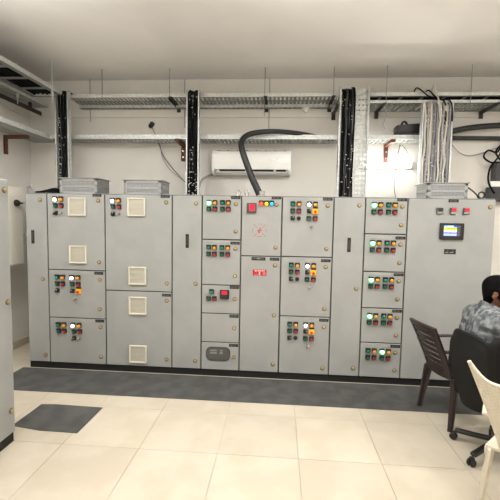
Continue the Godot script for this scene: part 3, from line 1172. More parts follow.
	for q in [[-3.13, 0.3], [-3.13, -0.35], [-2.67, -0.3], [-3.13, 1.2]]:
		var st := S()
		tube(st, [Vector3(q[0], HIGH, q[1]), Vector3(q[0], 3.07, q[1])], 0.0055, 6)
		box(st, Vector3(q[0], 3.16, q[1]), Vector3(0.03, 0.05, 0.012), 0.002)
		left_hung += 1
		tag(obj("hanger_rod", st, MT.zinc), ["pale rod left of the narrow left wall tray, second from the corner", "pale rod at the narrow left wall tray, nearest the corner", "pale rod at the inner side of the wide left tray", "pale rod at the narrow left wall tray, nearest the camera"][left_hung - 1], "rod", "hanger rods by the left wall")
	# arms under the trays, square to the wall
	for q in [[-1.35, 3.2, "dark steel arm under the upper tray, left of the upright tray by the air conditioner"], [-0.2, 3.2, "dark steel arm under the upper tray, above the black hose"], [0.6, 3.2, "dark steel arm under the upper tray, close left of the wide upright tray"],
			[1.19, 3.114, "dark steel arm under the wide slotted tray, beside a pale rod"], [2.46, 3.114, "dark steel arm under the wide slotted tray, at far right"], [0.655, 3.1, "dark steel arm below the narrow bright tray, touching the wide upright tray"]]:
		var t := thing("support_arm", q[2], "bracket", Vector3(q[0], q[1], -1.0), 0.0, "arms under the trays")
		var st := S()
		box(st, Vector3(0, 0.006, 0.22), Vector3(0.04, 0.012, 0.42), 0.002)
		box(st, Vector3(-0.018, -0.012, 0.22), Vector3(0.005, 0.036, 0.42), 0.001)
		obj("arm", st, MT.gasket, t)
		st = S()
		box(st, Vector3(0, -0.02, 0.028), Vector3(0.05, 0.1, 0.008), 0.001)
		obj("wall_plate", st, MT.gasket, t)
	var st := S()
	box(st, Vector3(-3.21, 3.12, -0.15), Vector3(0.05, 0.006, 1.5), 0.001)
	box(st, Vector3(-3.187, 3.095, -0.15), Vector3(0.006, 0.05, 1.5), 0.001)
	for q in [-0.7, 0.4]:
		box(st, Vector3(-3.21, 3.155, q), Vector3(0.03, 0.07, 0.03), 0.001)
	tag(obj("steel_angle", st, mat(rgb(48, 42, 38), 0.6)), "dark steel angle under the narrow tray by the left wall", "angle iron")
	# brown wall brackets under the lower trays
	for q in [[-2.857, 0.0, "brown steel bracket on the back wall, beside the leftmost upright tray", BACK], [-1.29, 0.0, "brown steel bracket on the back wall, left of the air conditioner", BACK], [1.33, 0.0, "brown steel bracket on the back wall, above the bright wall lamp", BACK], [LEFT, PI / 2, "brown steel bracket on the left wall under the lower tray", -0.5]]:
		var t := thing("wall_bracket", q[2], "bracket", Vector3(q[0], 2.732, q[3]), q[1], "brown wall brackets")
		var arm := 0.31 if q[1] > 1.0 else 0.34
		st = S()
		box(st, Vector3(0, -0.02, arm / 2), Vector3(0.05, 0.04, arm), 0.003)
		obj("arm", st, MT.brown, t)
		st = S()
		box(st, Vector3(0, -0.125, 0.014), Vector3(0.052, 0.21, 0.028), 0.003)
		obj("wall_plate", st, MT.brown, t)
		for y in [-0.1, -0.18]:
			st = S()
			lathe(st, [Vector2(0.009, 0), Vector2(0.009, 0.007), Vector2(0, 0.007)], Vector3(0, y, 0.028), 6)
			obj("bolt", st, MT.chrome, t)

func vent_box(label: String, x0: float, x1: float, z0: float, z1: float, h: float):
	var w := x1 - x0
	var d := z1 - z0
	var t := thing("vent_box", label, "vent box", Vector3((x0 + x1) / 2, TALL, (z0 + z1) / 2), 0.0, "mesh boxes on the cabinets")
	var st := S()
	box(st, Vector3(0, h / 2, 0), Vector3(w - 0.02, h - 0.004, d - 0.02))
	obj("inner_box", st, mat(rgb(120, 120, 118), 0.6), t)
	st = S()
	box(st, Vector3(0, h + 0.004, 0), Vector3(w + 0.035, 0.008, d + 0.035), 0.002)
	obj("lid", st, MT.steel_grey, t)
	for s in [-1, 1]:
		st = S()
		for y in [0.014, h * 0.5, h - 0.012]:
			box(st, Vector3(0, y, s * d / 2), Vector3(w, 0.026, 0.006), 0.001)
		for x in [-1, 1]:
			box(st, Vector3(x * (w / 2 - 0.015), h / 2, s * d / 2), Vector3(0.03, h, 0.006), 0.001)
		for k in 2:
			slotted(st, w - 0.06, h * 0.4, int(w / 0.017), 4, 0.55, 0.6, 0.002, Vector3(0, h * (0.26 + 0.49 * k), s * (d / 2 - 0.002)))
		obj("mesh_panel", st, MT.steel_grey, t)
		st = S()
		var b := Basis(Vector3.UP, PI / 2)
		for y in [0.014, h * 0.5, h - 0.012]:
			box(st, Vector3(s * w / 2, y, 0), Vector3(0.006, 0.026, d), 0.001)
		for x in [-1, 1]:
			box(st, Vector3(s * w / 2, h / 2, x * (d / 2 - 0.015)), Vector3(0.006, h, 0.03), 0.001)
		for k in 2:
			slotted(st, d - 0.06, h * 0.4, int(d / 0.017), 4, 0.55, 0.6, 0.002, Vector3(s * (w / 2 - 0.002), h * (0.26 + 0.49 * k), 0), b)
		obj("mesh_panel", st, MT.steel_grey, t)

# ---------------------------------------------------------------- things on the walls and on the cabinets
func wall_things():
	vent_box("grey mesh vent box on top of the cabinets, leftmost, by the left riser", -2.511, -2.073, -0.46, -0.15, 0.176)
	vent_box("grey mesh vent box on top of the four-vent cabinet", -1.757, -1.331, -0.46, -0.15, 0.16)
	vent_box("grey mesh vent box on top of the touch-screen cabinet", 1.566, 1.975, -0.48, -0.15, 0.166)
	# air conditioner
	var t := thing("air_conditioner", "white split air conditioner on the back wall behind the black hose", "air conditioner", Vector3(-0.373, 2.305, BACK))
	var prof := PackedVector2Array([Vector2(0.0, 0.02), Vector2(0.0, 0.31), Vector2(0.15, 0.31), Vector2(0.185, 0.295), Vector2(0.2, 0.26), Vector2(0.205, 0.16), Vector2(0.2, 0.075), Vector2(0.165, 0.055), Vector2(0.11, 0.02)])
	var zb := Basis(Vector3(0, 0, 1), Vector3.UP, Vector3(1, 0, 0))
	var st := S()
	prism(st, prof, 0.94, Vector3.ZERO, zb)
	obj("casing", st, MT.white, t)
	for s in [-1, 1]:
		st = S()
		prism(st, PackedVector2Array([Vector2(0.0, 0.01), Vector2(0.0, 0.314), Vector2(0.152, 0.314), Vector2(0.188, 0.298), Vector2(0.204, 0.262), Vector2(0.209, 0.16), Vector2(0.204, 0.06), Vector2(0.17, 0.02), Vector2(0.1, 0.01)]), 0.03, Vector3(s * 0.485, 0, 0), zb)
		obj("end_cap", st, MT.white, t)
	st = S()
	bar(st, Vector3(-0.44, 0.062, 0.176), Vector3(0.44, 0.062, 0.176), 0.05, 0.022, 0.0, Vector3(0, 1, -0.4))
	obj("air_outlet", st, MT.black, t)
	st = S()
	for x in [-0.42, -0.06, 0.3]:
		box(st, Vector3(x, 0.06, 0.188), Vector3(0.03, 0.02, 0.03), 0.003)
	obj("louvre_pivot", st, MT.white, t)
	st = S()
	bar(st, Vector3(-0.45, 0.032, 0.165), Vector3(0.45, 0.032, 0.165), 0.06, 0.008, 0.002, Vector3(0, 1, -0.5))
	obj("louvre_flap", st, MT.white, t)
	st = S()
	box(st, Vector3(0, 0.311, 0.08), Vector3(0.9, 0.006, 0.13))
	for k in 8:
		box(st, Vector3(-0.42 + k * 0.12, 0.316, 0.09), Vector3(0.02, 0.008, 0.12), 0.001)
	obj("intake_grille", st, MT.meter_grey, t)
	st = S()
	box(st, Vector3(0.3, 0.2, 0.2045), Vector3(0.17, 0.01, 0.004), 0.001)
	box(st, Vector3(0.375, 0.2, 0.2045), Vector3(0.022, 0.034, 0.005), 0.001)
	obj("badge", st, MT.chrome, t)
	for q in [[[Vector3(-0.86, 2.34, -0.95), Vector3(-0.93, 2.31, -0.93), Vector3(-1.02, 2.25, -0.9), Vector3(-1.06, 2.1, -0.85), Vector3(-1.08, 2.0, -0.74)], 0.014, "grey cable sagging from the air conditioner down behind the riser"]]:
		st = S()
		tube(st, smooth_path(q[0]), q[1], 8)
		tag(obj("drain_pipe", st, MT.cable_grey), q[2], "cable")
	# black hose from the cabinet top into the lower tray
	t = thing("flexible_hose", "thick black flexible hose arching from the cabinet top into the lower tray", "hose", Vector3(-0.218, 2.0, -0.35))
	st = S()
	var pts := [Vector3(-0.218, 2.0, -0.35), Vector3(-0.27, 2.11, -0.35), Vector3(-0.33, 2.235, -0.352), Vector3(-0.44, 2.52, -0.37), Vector3(-0.462, 2.66, -0.47), Vector3(-0.4, 2.755, -0.57), Vector3(-0.25, 2.8, -0.62), Vector3(-0.02, 2.815, -0.66), Vector3(0.26, 2.8, -0.72), Vector3(0.5, 2.772, -0.8), Vector3(0.64, 2.76, -0.86)]
	for i in pts.size():
		pts[i] -= t.position
	tube(st, smooth_path(pts, 6), 0.043, 12, 0.022)
	obj("hose", st, MT.hose, t)
	st = S()
	lathe(st, [Vector2(0.05, 0), Vector2(0.05, 0.03), Vector2(0.044, 0.034), Vector2(0.044, 0.07), Vector2(0.036, 0.075)], Vector3.ZERO, 14, Basis(Vector3.RIGHT, -PI / 2))
	obj("gland", st, MT.chrome, t)
	# bright tube lamp low on the back wall
	t = thing("wall_lamp", "glaring white tube lamp on the back wall right of the wide upright tray", "lamp", Vector3(1.33, 2.45, BACK))
	st = S()
	box(st, Vector3(0, 0, 0.02), Vector3(0.64, 0.05, 0.04), 0.004)
	obj("lamp_housing", st, MT.white, t)
	st = S()
	tube(st, [Vector3(-0.3, 0, 0.062), Vector3(0.3, 0, 0.062)], 0.019, 12)
	obj("lamp_tube", st, glow(Color.WHITE, rgb(255, 252, 244), 60.0), t)
	for s in [-1, 1]:
		st = S()
		box(st, Vector3(s * 0.31, 0, 0.055), Vector3(0.022, 0.05, 0.06), 0.004)
		obj("lamp_holder", st, MT.white, t)
	var l := AreaLight3D.new()
	l.name = "tube_light"
	l.area_size = Vector2(0.58, 0.04)
	l.light_color = rgb(255, 252, 244)
	l.light_energy = 0.3
	l.area_range = 12.0
	l.area_attenuation = 2.0
	l.shadow_enabled = true
	l.position = Vector3(0, 0, 0.09)
	l.rotation.y = PI
	t.add_child(l)
	# junction with its two wires
	t = thing("wall_socket", "small dark round socket on the back wall with two loose wires", "socket", Vector3(-1.715, 2.985, BACK))
	st = S()
	lathe(st, [Vector2(0.032, 0), Vector2(0.032, 0.02), Vector2(0.024, 0.034), Vector2(0, 0.036)], Vector3.ZERO, 14)
	obj("body", st, mat(rgb(52, 40, 38), 0.5), t)
	st = S()
	lathe(st, [Vector2(0.028, 0.0), Vector2(0.028, 0.03), Vector2(0.016, 0.04), Vector2(0, 0.04)], Vector3(-0.014, -0.028, 0.006), 12)
	obj("plug", st, MT.black, t)
	for s in 2:
		st = S()
		tube(st, smooth_path([Vector3(0.0, -0.03, 0.034), Vector3(0.06, -0.16, 0.03), Vector3(0.11 + s * 0.01, -0.29, 0.03), Vector3(0.16 - s * 0.02, -0.42, 0.02), Vector3(0.3 - s * 0.05, -0.6, 0.02), Vector3(0.46, -0.76, 0.03), Vector3(0.57, -0.85, 0.1)]), 0.005, 6)
		obj("wire", st, MT.cable_grey if s else MT.black, t)
	# small white dome under the narrow tray
	t = thing("dome_light", "small white dome hanging below the narrow bright tray", "lamp", Vector3(0.305, 3.17, -0.935))
	st = S()
	lathe(st, [Vector2(0.05, 0), Vector2(0.05, 0.014), Vector2(0.044, 0.02)], Vector3.ZERO, 16, Basis(Vector3.RIGHT, PI / 2))
	obj("base", st, MT.white, t)
	st = S()
	lathe(st, [Vector2(0.044, 0.02), Vector2(0.042, 0.036), Vector2(0.03, 0.054), Vector2(0.014, 0.063), Vector2(0, 0.065)], Vector3.ZERO, 16, Basis(Vector3.RIGHT, PI / 2))
	obj("dome", st, MT.white, t)
	# black case on the lower tray
	t = thing("black_case", "black oblong case with a loop handle resting on the lower tray", "case", Vector3(1.47, 2.787, -0.8))
	var tilt := Basis(Vector3.BACK, 0.09)
	st = S()
	box(st, tilt * Vector3(0.06, 0.075, 0.03), Vector3(0.3, 0.095, 0.14), 0.008, tilt)
	obj("body", st, MT.meter_black, t)
	st = S()
	box(st, tilt * Vector3(0.06, 0.02, 0.1), Vector3(0.26, 0.02, 0.008), 0.002, tilt)
	obj("seam_band", st, MT.black, t)
	st = S()
	var loop := []
	for k in 9:
		var a := PI * k / 8
		loop.append(Vector3(0.0 + cos(a) * 0.032, 0.115 + sin(a) * 0.05, 0.06))
	tube(st, loop, 0.012, 8)
	obj("handle", st, MT.black, t)
	# black pipes to the right of the rightmost riser
	st = S()
	tube(st, smooth_path([Vector3(1.5, 2.85, -0.93), Vector3(2.0, 2.865, -0.9), Vector3(2.3, 2.915, -0.9), Vector3(2.66, 2.945, -0.9), Vector3(3.4, 2.96, -0.9)]), 0.034, 12)
	tag(obj("pipe", st, MT.hose), "black pipe sloping up to the right behind the rightmost upright tray", "pipe")
	st = S()
	tube(st, [Vector3(1.63, 2.805, -0.95), Vector3(3.4, 2.797, -0.95)], 0.026, 12)
	tag(obj("pipe", st, MT.hose), "thinner level black pipe beneath the sloping pipe", "pipe")
	# thin loose wires on the back wall
	for q in [[[Vector3(1.2, 2.95, -0.58), Vector3(1.23, 2.9, -0.75), Vector3(1.33, 2.87, -0.85), Vector3(1.5, 2.86, -0.9)], "thin dark wire looping from a hanger rod to the black case"],
			[[Vector3(1.63, 2.56, -0.95), Vector3(1.52, 2.72, -0.97), Vector3(1.46, 2.6, -0.97), Vector3(1.36, 2.52, -0.975)], "thin dark wire forking down beside the wall lamp"],
			[[Vector3(1.5, 2.74, -0.97), Vector3(1.47, 2.5, -0.97), Vector3(1.45, 2.2, -0.97), Vector3(1.42, 2.0, -0.72)], "thin reddish wire hanging down to the cabinet top right of the wall lamp"],
			[[Vector3(2.1, 2.76, -0.97), Vector3(2.25, 2.62, -0.975), Vector3(2.42, 2.6, -0.975), Vector3(2.75, 2.72, -0.97)], "thin grey wire sagging across the wall below the black pipes"]]:
		st = S()
		tube(st, smooth_path(q[0]), 0.0045, 6)
		tag(obj("loose_wire", st, MT.brown if "reddish" in q[1] else MT.cable_slate), q[1], "wire")
	# black unit at far right on the back wall
	t = thing("wall_unit", "tall black unit with a white band on the back wall at far right", "wall unit", Vector3(2.76, 1.8, BACK))
	st = S()
	box(st, Vector3(0, 0.315, 0.07), Vector3(0.36, 0.18, 0.14), 0.012)
	box(st, Vector3(0.02, 0.585, 0.06), Vector3(0.3, 0.25, 0.12), 0.012)
	obj("body", st, mat(rgb(58, 58, 60), 0.5), t)
	st = S()
	box(st, Vector3(0.0, 0.435, 0.066), Vector3(0.37, 0.07, 0.14), 0.006)
	obj("white_band", st, MT.white, t)
	for q in [[0.262, rgb(226, 170, 30)], [0.305, rgb(214, 66, 34)], [0.348, rgb(116, 160, 60)]]:
		st = S()
		box(st, Vector3(0.04, q[0], 0.142), Vector3(0.17, 0.034, 0.004))
		obj("sticker", st, mat(q[1], 0.5), t)
	k_cables()

func k_cables():
	var st: SurfaceTool
	for q in [[[Vector3(2.62, 2.12, -0.85), Vector3(2.54, 2.25, -0.85), Vector3(2.55, 2.42, -0.86), Vector3(2.66, 2.58, -0.88), Vector3(2.76, 2.8, -0.93)], "black cable bowing along the left side of the black wall unit"],
			[[Vector3(2.66, 2.5, -0.88), Vector3(2.56, 2.5, -0.88), Vector3(2.49, 2.57, -0.9), Vector3(2.55, 2.65, -0.92), Vector3(2.66, 2.63, -0.92), Vector3(2.72, 2.8, -0.93)], "black cable curling in a loop above the black wall unit"],
			[[Vector3(2.7, 2.5, -0.88), Vector3(2.63, 2.62, -0.9), Vector3(2.7, 2.72, -0.92), Vector3(2.82, 2.8, -0.93)], "black cable rising straight from the top of the black wall unit"]]:
		st = S()
		tube(st, smooth_path(q[0]), 0.011, 8)
		tag(obj("power_cable", st, MT.cable), q[1], "cable")
	# grey lead from the right mesh box to a small coil
	var pts := [Vector3(1.99, 2.16, -0.3), Vector3(2.06, 2.12, -0.28), Vector3(2.12, 2.06, -0.26)]
	for k in 15:
		var a := -PI * 0.8 + TAU * k / 9
		pts.append(Vector3(2.165 + cos(a) * 0.034, 2.05 + sin(a) * 0.034, -0.26 + k * 0.003))
	st = S()
	tube(st, smooth_path(pts, 3), 0.008, 8)
	tag(obj("coiled_lead", st, MT.hose), "dark lead running from the right mesh box to a small coil", "cable")
	# black cables heaped on top of the narrow left cabinet
	for k in 4:
		st = S()
		var zz := -0.18 - k * 0.06
		tube(st, smooth_path([Vector3(-2.82 + k * 0.01, 2.015, zz), Vector3(-2.76, 2.02 + 0.012 * k, zz), Vector3(-2.7, 2.03 + 0.014 * k, zz - 0.02), Vector3(-2.63 + k * 0.01, 2.018 + 0.006 * k, zz - 0.05), Vector3(-2.6, 2.04 + 0.01 * k, zz - 0.1)]), 0.013, 8)
		tag(obj("power_cable", st, MT.cable), "black cable heaped on the narrow left cabinet, " + nth(k, "frontmost", " from the front"), "cable", "black cables on the narrow left cabinet")

func left_things():
	# the cabinet at far left faces right; only its far edge is in view
	var t := thing("control_cabinet", "pale grey cabinet at far left, its brass-locked door facing right", "cabinet", Vector3(-2.26, 0, 1.93))
	var st := S()
	box(st, Vector3(-0.012, 1.04, 0), Vector3(0.49, 1.93, 1.08), 0.006)
	obj("body", st, MT.cabinet, t)
	st = S()
	box(st, Vector3(0, 0.0375, 0), Vector3(0.5, 0.075, 1.06), 0.003)
	obj("plinth", st, MT.plinth, t)
	st = S()
	box(st, Vector3(0.247, 1.04, 0), Vector3(0.024, 1.925, 1.076), 0.006)
	var d := obj("cabinet_door", st, MT.cabinet, t)
	for y in [1.924, 1.098, 0.26]:
		var m := put("door_lock", fitting("lock"), d, Vector3(0.26, y, -0.493))
		m.rotation.y = PI / 2
	st = S()
	tube(st, smooth_path([Vector3(0.12, 2.01, -0.3), Vector3(0.16, 2.03, -0.36), Vector3(0.2, 2.025, -0.3), Vector3(0.2, 2.01, -0.2)]), 0.012, 8)
	obj("cable_stub", st, MT.cable, t)
	# the white knobbed box on the left wall
	t = thing("control_box", "cream white wall box with a black knob, left of the cabinets", "control box", Vector3(LEFT + 0.003, 1.16, -0.02))
	st = S()
	box(st, Vector3(0.155, 0.46, 0), Vector3(0.31, 0.92, 0.66), 0.006)
	obj("body", st, mat(rgb(232, 227, 214), 0.5), t)
	st = S()
	box(st, Vector3(0.316, 0.46, 0), Vector3(0.012, 0.9, 0.64), 0.004)
	obj("cover", st, mat(rgb(232, 227, 214), 0.5), t)
	st = S()
	var b := Basis(Vector3.UP, PI / 2)
	lathe(st, [Vector2(0.04, 0), Vector2(0.04, 0.02), Vector2(0.03, 0.026), Vector2(0.026, 0.04), Vector2(0, 0.042)], Vector3(0.322, 0.73, -0.2), 16, b)
	box(st, Vector3(0.372, 0.73, -0.2), Vector3(0.034, 0.02, 0.07), 0.004)
	obj("knob", st, MT.black, t)
	st = S()
	tube(st, smooth_path([Vector3(-3.07, 1.17, -0.385), Vector3(-3.07, 1.6, -0.385), Vector3(-3.07, 2.05, -0.385), Vector3(-3.05, 2.095, -0.385), Vector3(-3.015, 2.1, -0.385), Vector3(-2.99, 2.06, -0.385), Vector3(-2.985, 2.02, -0.385)]), 0.014, 8)
	bar(st, Vector3(-3.4, 1.5, -0.385), Vector3(-3.07, 1.5, -0.385), 0.012, 0.012)
	bar(st, Vector3(-3.4, 1.9, -0.385), Vector3(-3.07, 1.9, -0.385), 0.012, 0.012)
	tag(obj("conduit", st, MT.cable_grey), "thin grey conduit with a hooked top beside the white knobbed box", "conduit")

# ---------------------------------------------------------------- chairs: local, facing +x, the middle of the seat over the origin
func plastic_chair(called: String, label: String, m: Material, at: Vector3, turn: float, slatted: bool, top := 0.88):
	var t := thing(called, label, "chair", at, turn)
	# seat: a dished sheet
	var st := S()
	shell(st, func(u, v): return Vector3(lerpf(-0.21, 0.23, u), 0.43 - 0.03 * sin(PI * u) * sin(PI * v) - 0.03 * maxf(0.0, u - 0.85) / 0.15 + 0.015 * absf(v - 0.5), lerpf(-0.215, 0.215, v)), 10, 10, 0.012)
	obj("seat", st, m, t)
	st = S()
	for s in [-1, 1]:
		box(st, Vector3(0.01, 0.41, s * 0.213), Vector3(0.44, 0.05, 0.012), 0.003)
	box(st, Vector3(0.232, 0.39, 0), Vector3(0.012, 0.05, 0.42), 0.003)
	obj("seat_skirt", st, m, t)
	var back := func(u: float, v: float) -> Vector3:
		# u: 0 at the seat to 1 at the top; v: 0 left to 1 right
		var w := lerpf(0.17, 0.188 if slatted else 0.205, u)
		var z := (v - 0.5) * 2.0
		return Vector3(lerpf(-0.215, -0.41, pow(maxf(u, 0.0), 1.15)) - 0.035 * (1.0 - z * z), lerpf(0.415, top, u) - 0.012 * z * z * u, z * w)
	if slatted:
		for s in [0, 1]:
			st = S()
			shell(st, func(u, v): return back.call(u, lerpf(0.0, 0.15, v) if s == 0 else lerpf(0.85, 1.0, v)), 14, 3, 0.022)
			obj("back_stile", st, m, t)
		st = S()
		shell(st, func(u, v): return back.call(lerpf(0.91, 1.0, u), lerpf(0.1, 0.9, v)), 3, 12, 0.02)
		obj("top_rail", st, m, t)
		st = S()
		shell(st, func(u, v): return back.call(lerpf(0.0, 0.13, u), lerpf(0.1, 0.9, v)), 3, 12, 0.02)
		obj("bottom_rail", st, m, t)
		for k in 7:
			st = S()
			var a := 0.15 + k * 0.109
			shell(st, func(u, v): return back.call(a + 0.072 * u, lerpf(0.13, 0.87, v)), 2, 12, 0.012)
			obj("slat", st, m, t)
	else:
		# a woven-looking back whose upper corners sweep up and out into horns
		var wb := func(u: float, v: float) -> Vector3:
			var z := (v - 0.5) * 2.0
			var p: Vector3 = back.call(u, v)
			var horn := pow(absf(z), 9.0) * u * u
			return p + Vector3(-0.03 * horn, 0.1 * horn, signf(z) * (0.045 * horn - 0.05 * (1.0 - u) * absf(z)))
		st = S()
		var n := 26
		var mm := 20
		for i in n:
			var u := (i + 0.5) / n
			for j in mm:
				# each cell of the weave bulges out, alternately upright and level
				var v := (j + 0.5) / mm
				var p: Vector3 = wb.call(u, v)
				var du: Vector3 = (wb.call(u + 0.01, v) - wb.call(u - 0.01, v)).normalized()
				var dv: Vector3 = (wb.call(u, v + 0.01) - wb.call(u, v - 0.01)).normalized()
				var nn := du.cross(dv).normalized()
				dv = nn.cross(du).normalized()
				var sz := Vector3(0.016, 0.011, 0.018) if (i + j) % 2 else Vector3(0.012, 0.013, 0.012)
				box(st, p, sz, 0.003, Basis(du, nn, dv))
		var wv := obj("woven_panel", st, m, t)
		wv.set_meta("kind", "stuff")
		st = S()
		shell(st, wb, 20, 24, 0.008)
		obj("back_sheet", st, m, t)
		st = S()
		var rim := []
		for k in 33:
			rim.append(wb.call(1.0, k / 32.0))
		tube(st, rim, 0.009, 8)
		for s in [0.0, 1.0]:
			rim = []
			for k in 21:
				rim.append(wb.call(k / 20.0, s))
			tube(st, rim, 0.011, 8)
		obj("back_rim", st, m, t)
	for s in [-1, 1]:
		# legs: tapered channels that splay
		for q in [[-0.2, -0.25], [0.2, 0.25]]:
			st = S()
			shell(st, func(u, v): return Vector3(lerpf(q[0], q[1], u) + (v - 0.5) * lerpf(0.085, 0.045, u), lerpf(0.43, 0.0, u), s * (lerpf(0.2, 0.235, u) - 0.018 * absf(v - 0.5) * 2.0)), 8, 4, 0.016)
			obj("leg", st, m, t)
		# armrests
		st = S()
		var path := smooth_path([Vector3(-0.315, 0.67, s * 0.186), Vector3(-0.12, 0.675, s * 0.235), Vector3(0.08, 0.668, s * 0.245), Vector3(0.2, 0.645, s * 0.24), Vector3(0.225, 0.58, s * 0.23), Vector3(0.215, 0.43, s * 0.213)], 5)
		for k in path.size() - 1:
			bar(st, path[k], path[k + 1] + (path[k + 1] - path[k]).normalized() * 0.004, 0.048, 0.018, 0.004, Vector3.UP if k < 16 else Vector3.RIGHT)
		obj("armrest", st, m, t)

func office_chair(label: String, at: Vector3, turn: float, top := 0.95):
	var t := thing("office_chair", label, "chair", at, turn)
	var backf := func(u: float, v: float) -> Vector3:
		var z := (v - 0.5) * 2.0
		var w := lerpf(0.12, 0.19, smoothstep(0.0, 0.55, u)) * (1.0 - 0.12 * smoothstep(0.85, 1.0, u))
		var y := lerpf(0.4, top, u) - 0.045 * pow(absf(z), 4.0) * smoothstep(0.6, 1.0, u)
		return Vector3(lerpf(-0.235, -0.29, u) - 0.03 * sin(PI * u) - 0.05 * (1.0 - z * z) + 0.02, y, z * w)
	var st := S()
	shell(st, backf, 20, 16, 0.028)
	obj("back_shell", st, MT.chair_black, t)
	st = S()
	shell(st, func(u, v): return backf.call(0.12 + 0.84 * u, 0.06 + 0.88 * v) + Vector3(0.035 + 0.012 * sin(PI * u) * sin(PI * v), 0, 0), 18, 14, 0.045)
	obj("back_pad", st, MT.pad, t)
	st = S()
	var rim := []
	for k in 21:
		rim.append(backf.call(k / 20.0, 0.0))
	for k in range(1, 17):
		rim.append(backf.call(1.0, k / 16.0))
	for k in range(1, 21):
		rim.append(backf.call(1.0 - k / 20.0, 1.0))
	tube(st, rim, 0.017, 8)
	obj("back_rim", st, MT.chair_black, t)
	st = S()
	shell(st, func(u, v): return Vector3(lerpf(-0.22, 0.24, u), 0.455 + 0.018 * sin(PI * u) * sin(PI * v) - 0.05 * pow(maxf(u - 0.8, 0.0) * 5.0, 2.0), lerpf(-0.235, 0.235, v) * (1.0 - 0.1 * pow(u * 2.0 - 1.0, 4.0))), 14, 14, 0.07)
	obj("seat", st, MT.pad, t)
	# padded wings at both sides of the back
	for s in [-1, 1]:
		st = S()
		var hi := top if s > 0 else top - 0.17
		var wing := PackedVector2Array([Vector2(-0.2, 0.5), Vector2(-0.25, 0.62), Vector2(-0.27, hi - 0.1), Vector2(-0.255, hi - 0.03), Vector2(-0.2, hi), Vector2(-0.13, hi), Vector2(-0.09, hi - 0.06), Vector2(-0.09, 0.66), Vector2(-0.13, 0.52)])
		var wz := 0.195 if s > 0 else -0.19
		prism(st, wing, 0.045, Vector3(0, 0, wz))
		var edge := []
		for q in wing:
			edge.append(Vector3(q.x, q.y, wz))
		edge.append(edge[0])
		tube(st, smooth_path(edge, 3), 0.028, 8)
		for k in 3:
			bar(st, Vector3(-0.165 + k * 0.03, 0.54, wz + s * 0.024), Vector3(-0.215 + k * 0.045, hi - 0.06, wz + s * 0.024), 0.022, 0.012, 0.005, Vector3.RIGHT)
		obj("back_wing", st, MT.pad, t)
	st = S()
	bar(st, Vector3(-0.26, 0.52, 0), Vector3(-0.2, 0.4, 0), 0.09, 0.02, 0.004, Vector3.RIGHT)
	bar(st, Vector3(-0.22, 0.4, 0), Vector3(0.06, 0.4, 0), 0.09, 0.02, 0.004)
	obj("back_bracket", st, MT.black, t)
	for s in [-1, 1]:
		st = S()
		# a padded side panel with a rounded top
		var outline := PackedVector2Array([Vector2(-0.06, 0.42), Vector2(-0.11, 0.56), Vector2(-0.12, 0.65), Vector2(-0.1, 0.7), Vector2(-0.05, 0.725), Vector2(0.08, 0.72), Vector2(0.2, 0.695), Vector2(0.25, 0.66), Vector2(0.25, 0.61), Vector2(0.19, 0.54), Vector2(0.15, 0.42)])
		prism(st, outline, 0.062, Vector3(0, 0, s * 0.26))
		for k in 5:
			bar(st, Vector3(-0.04 + k * 0.04, 0.44, s * 0.293), Vector3(-0.07 + k * 0.065, 0.68, s * 0.293), 0.03, 0.014, 0.006, Vector3.RIGHT)
		var lip := []
		for p in outline:
			lip.append(Vector3(p.x, p.y, s * 0.26))
		tube(st, lip, 0.03, 8)
		obj("armrest", st, MT.pad, t)
	st = S()
	lathe(st, [Vector2(0.05, 0.33), Vector2(0.05, 0.4)], Vector3.ZERO, 14, Basis(Vector3.RIGHT, -PI / 2))
	lathe(st, [Vector2(0.028, 0.09), Vector2(0.028, 0.4)], Vector3.ZERO, 14, Basis(Vector3.RIGHT, -PI / 2))
	obj("gas_column", st, MT.black, t)
	for k in 5:
		var a := TAU * k / 5 + 0.3
		var dir := Vector3(cos(a), 0, sin(a))
		st = S()
		bar(st, dir * 0.02 + Vector3(0, 0.115, 0), dir * 0.29 + Vector3(0, 0.08, 0), 0.045, 0.028, 0.006)
		var leg := obj("leg", st, MT.black, t)
		st = S()
		var ax := dir.cross(Vector3.UP)
		for s in [-1, 1]:
			lathe(st, [Vector2(0, -0.009), Vector2(0.024, -0.009), Vector2(0.028, -0.004), Vector2(0.028, 0.004), Vector2(0.024, 0.009), Vector2(0, 0.009)], dir * 0.3 + Vector3(0, 0.028, 0) + ax * 0.014 * s, 12, Basis(Vector3.UP.cross(ax), Vector3.UP, ax))
		box(st, dir * 0.295 + Vector3(0, 0.052, 0), Vector3(0.03, 0.03, 0.03), 0.004)
		obj("caster", st, MT.black, leg)

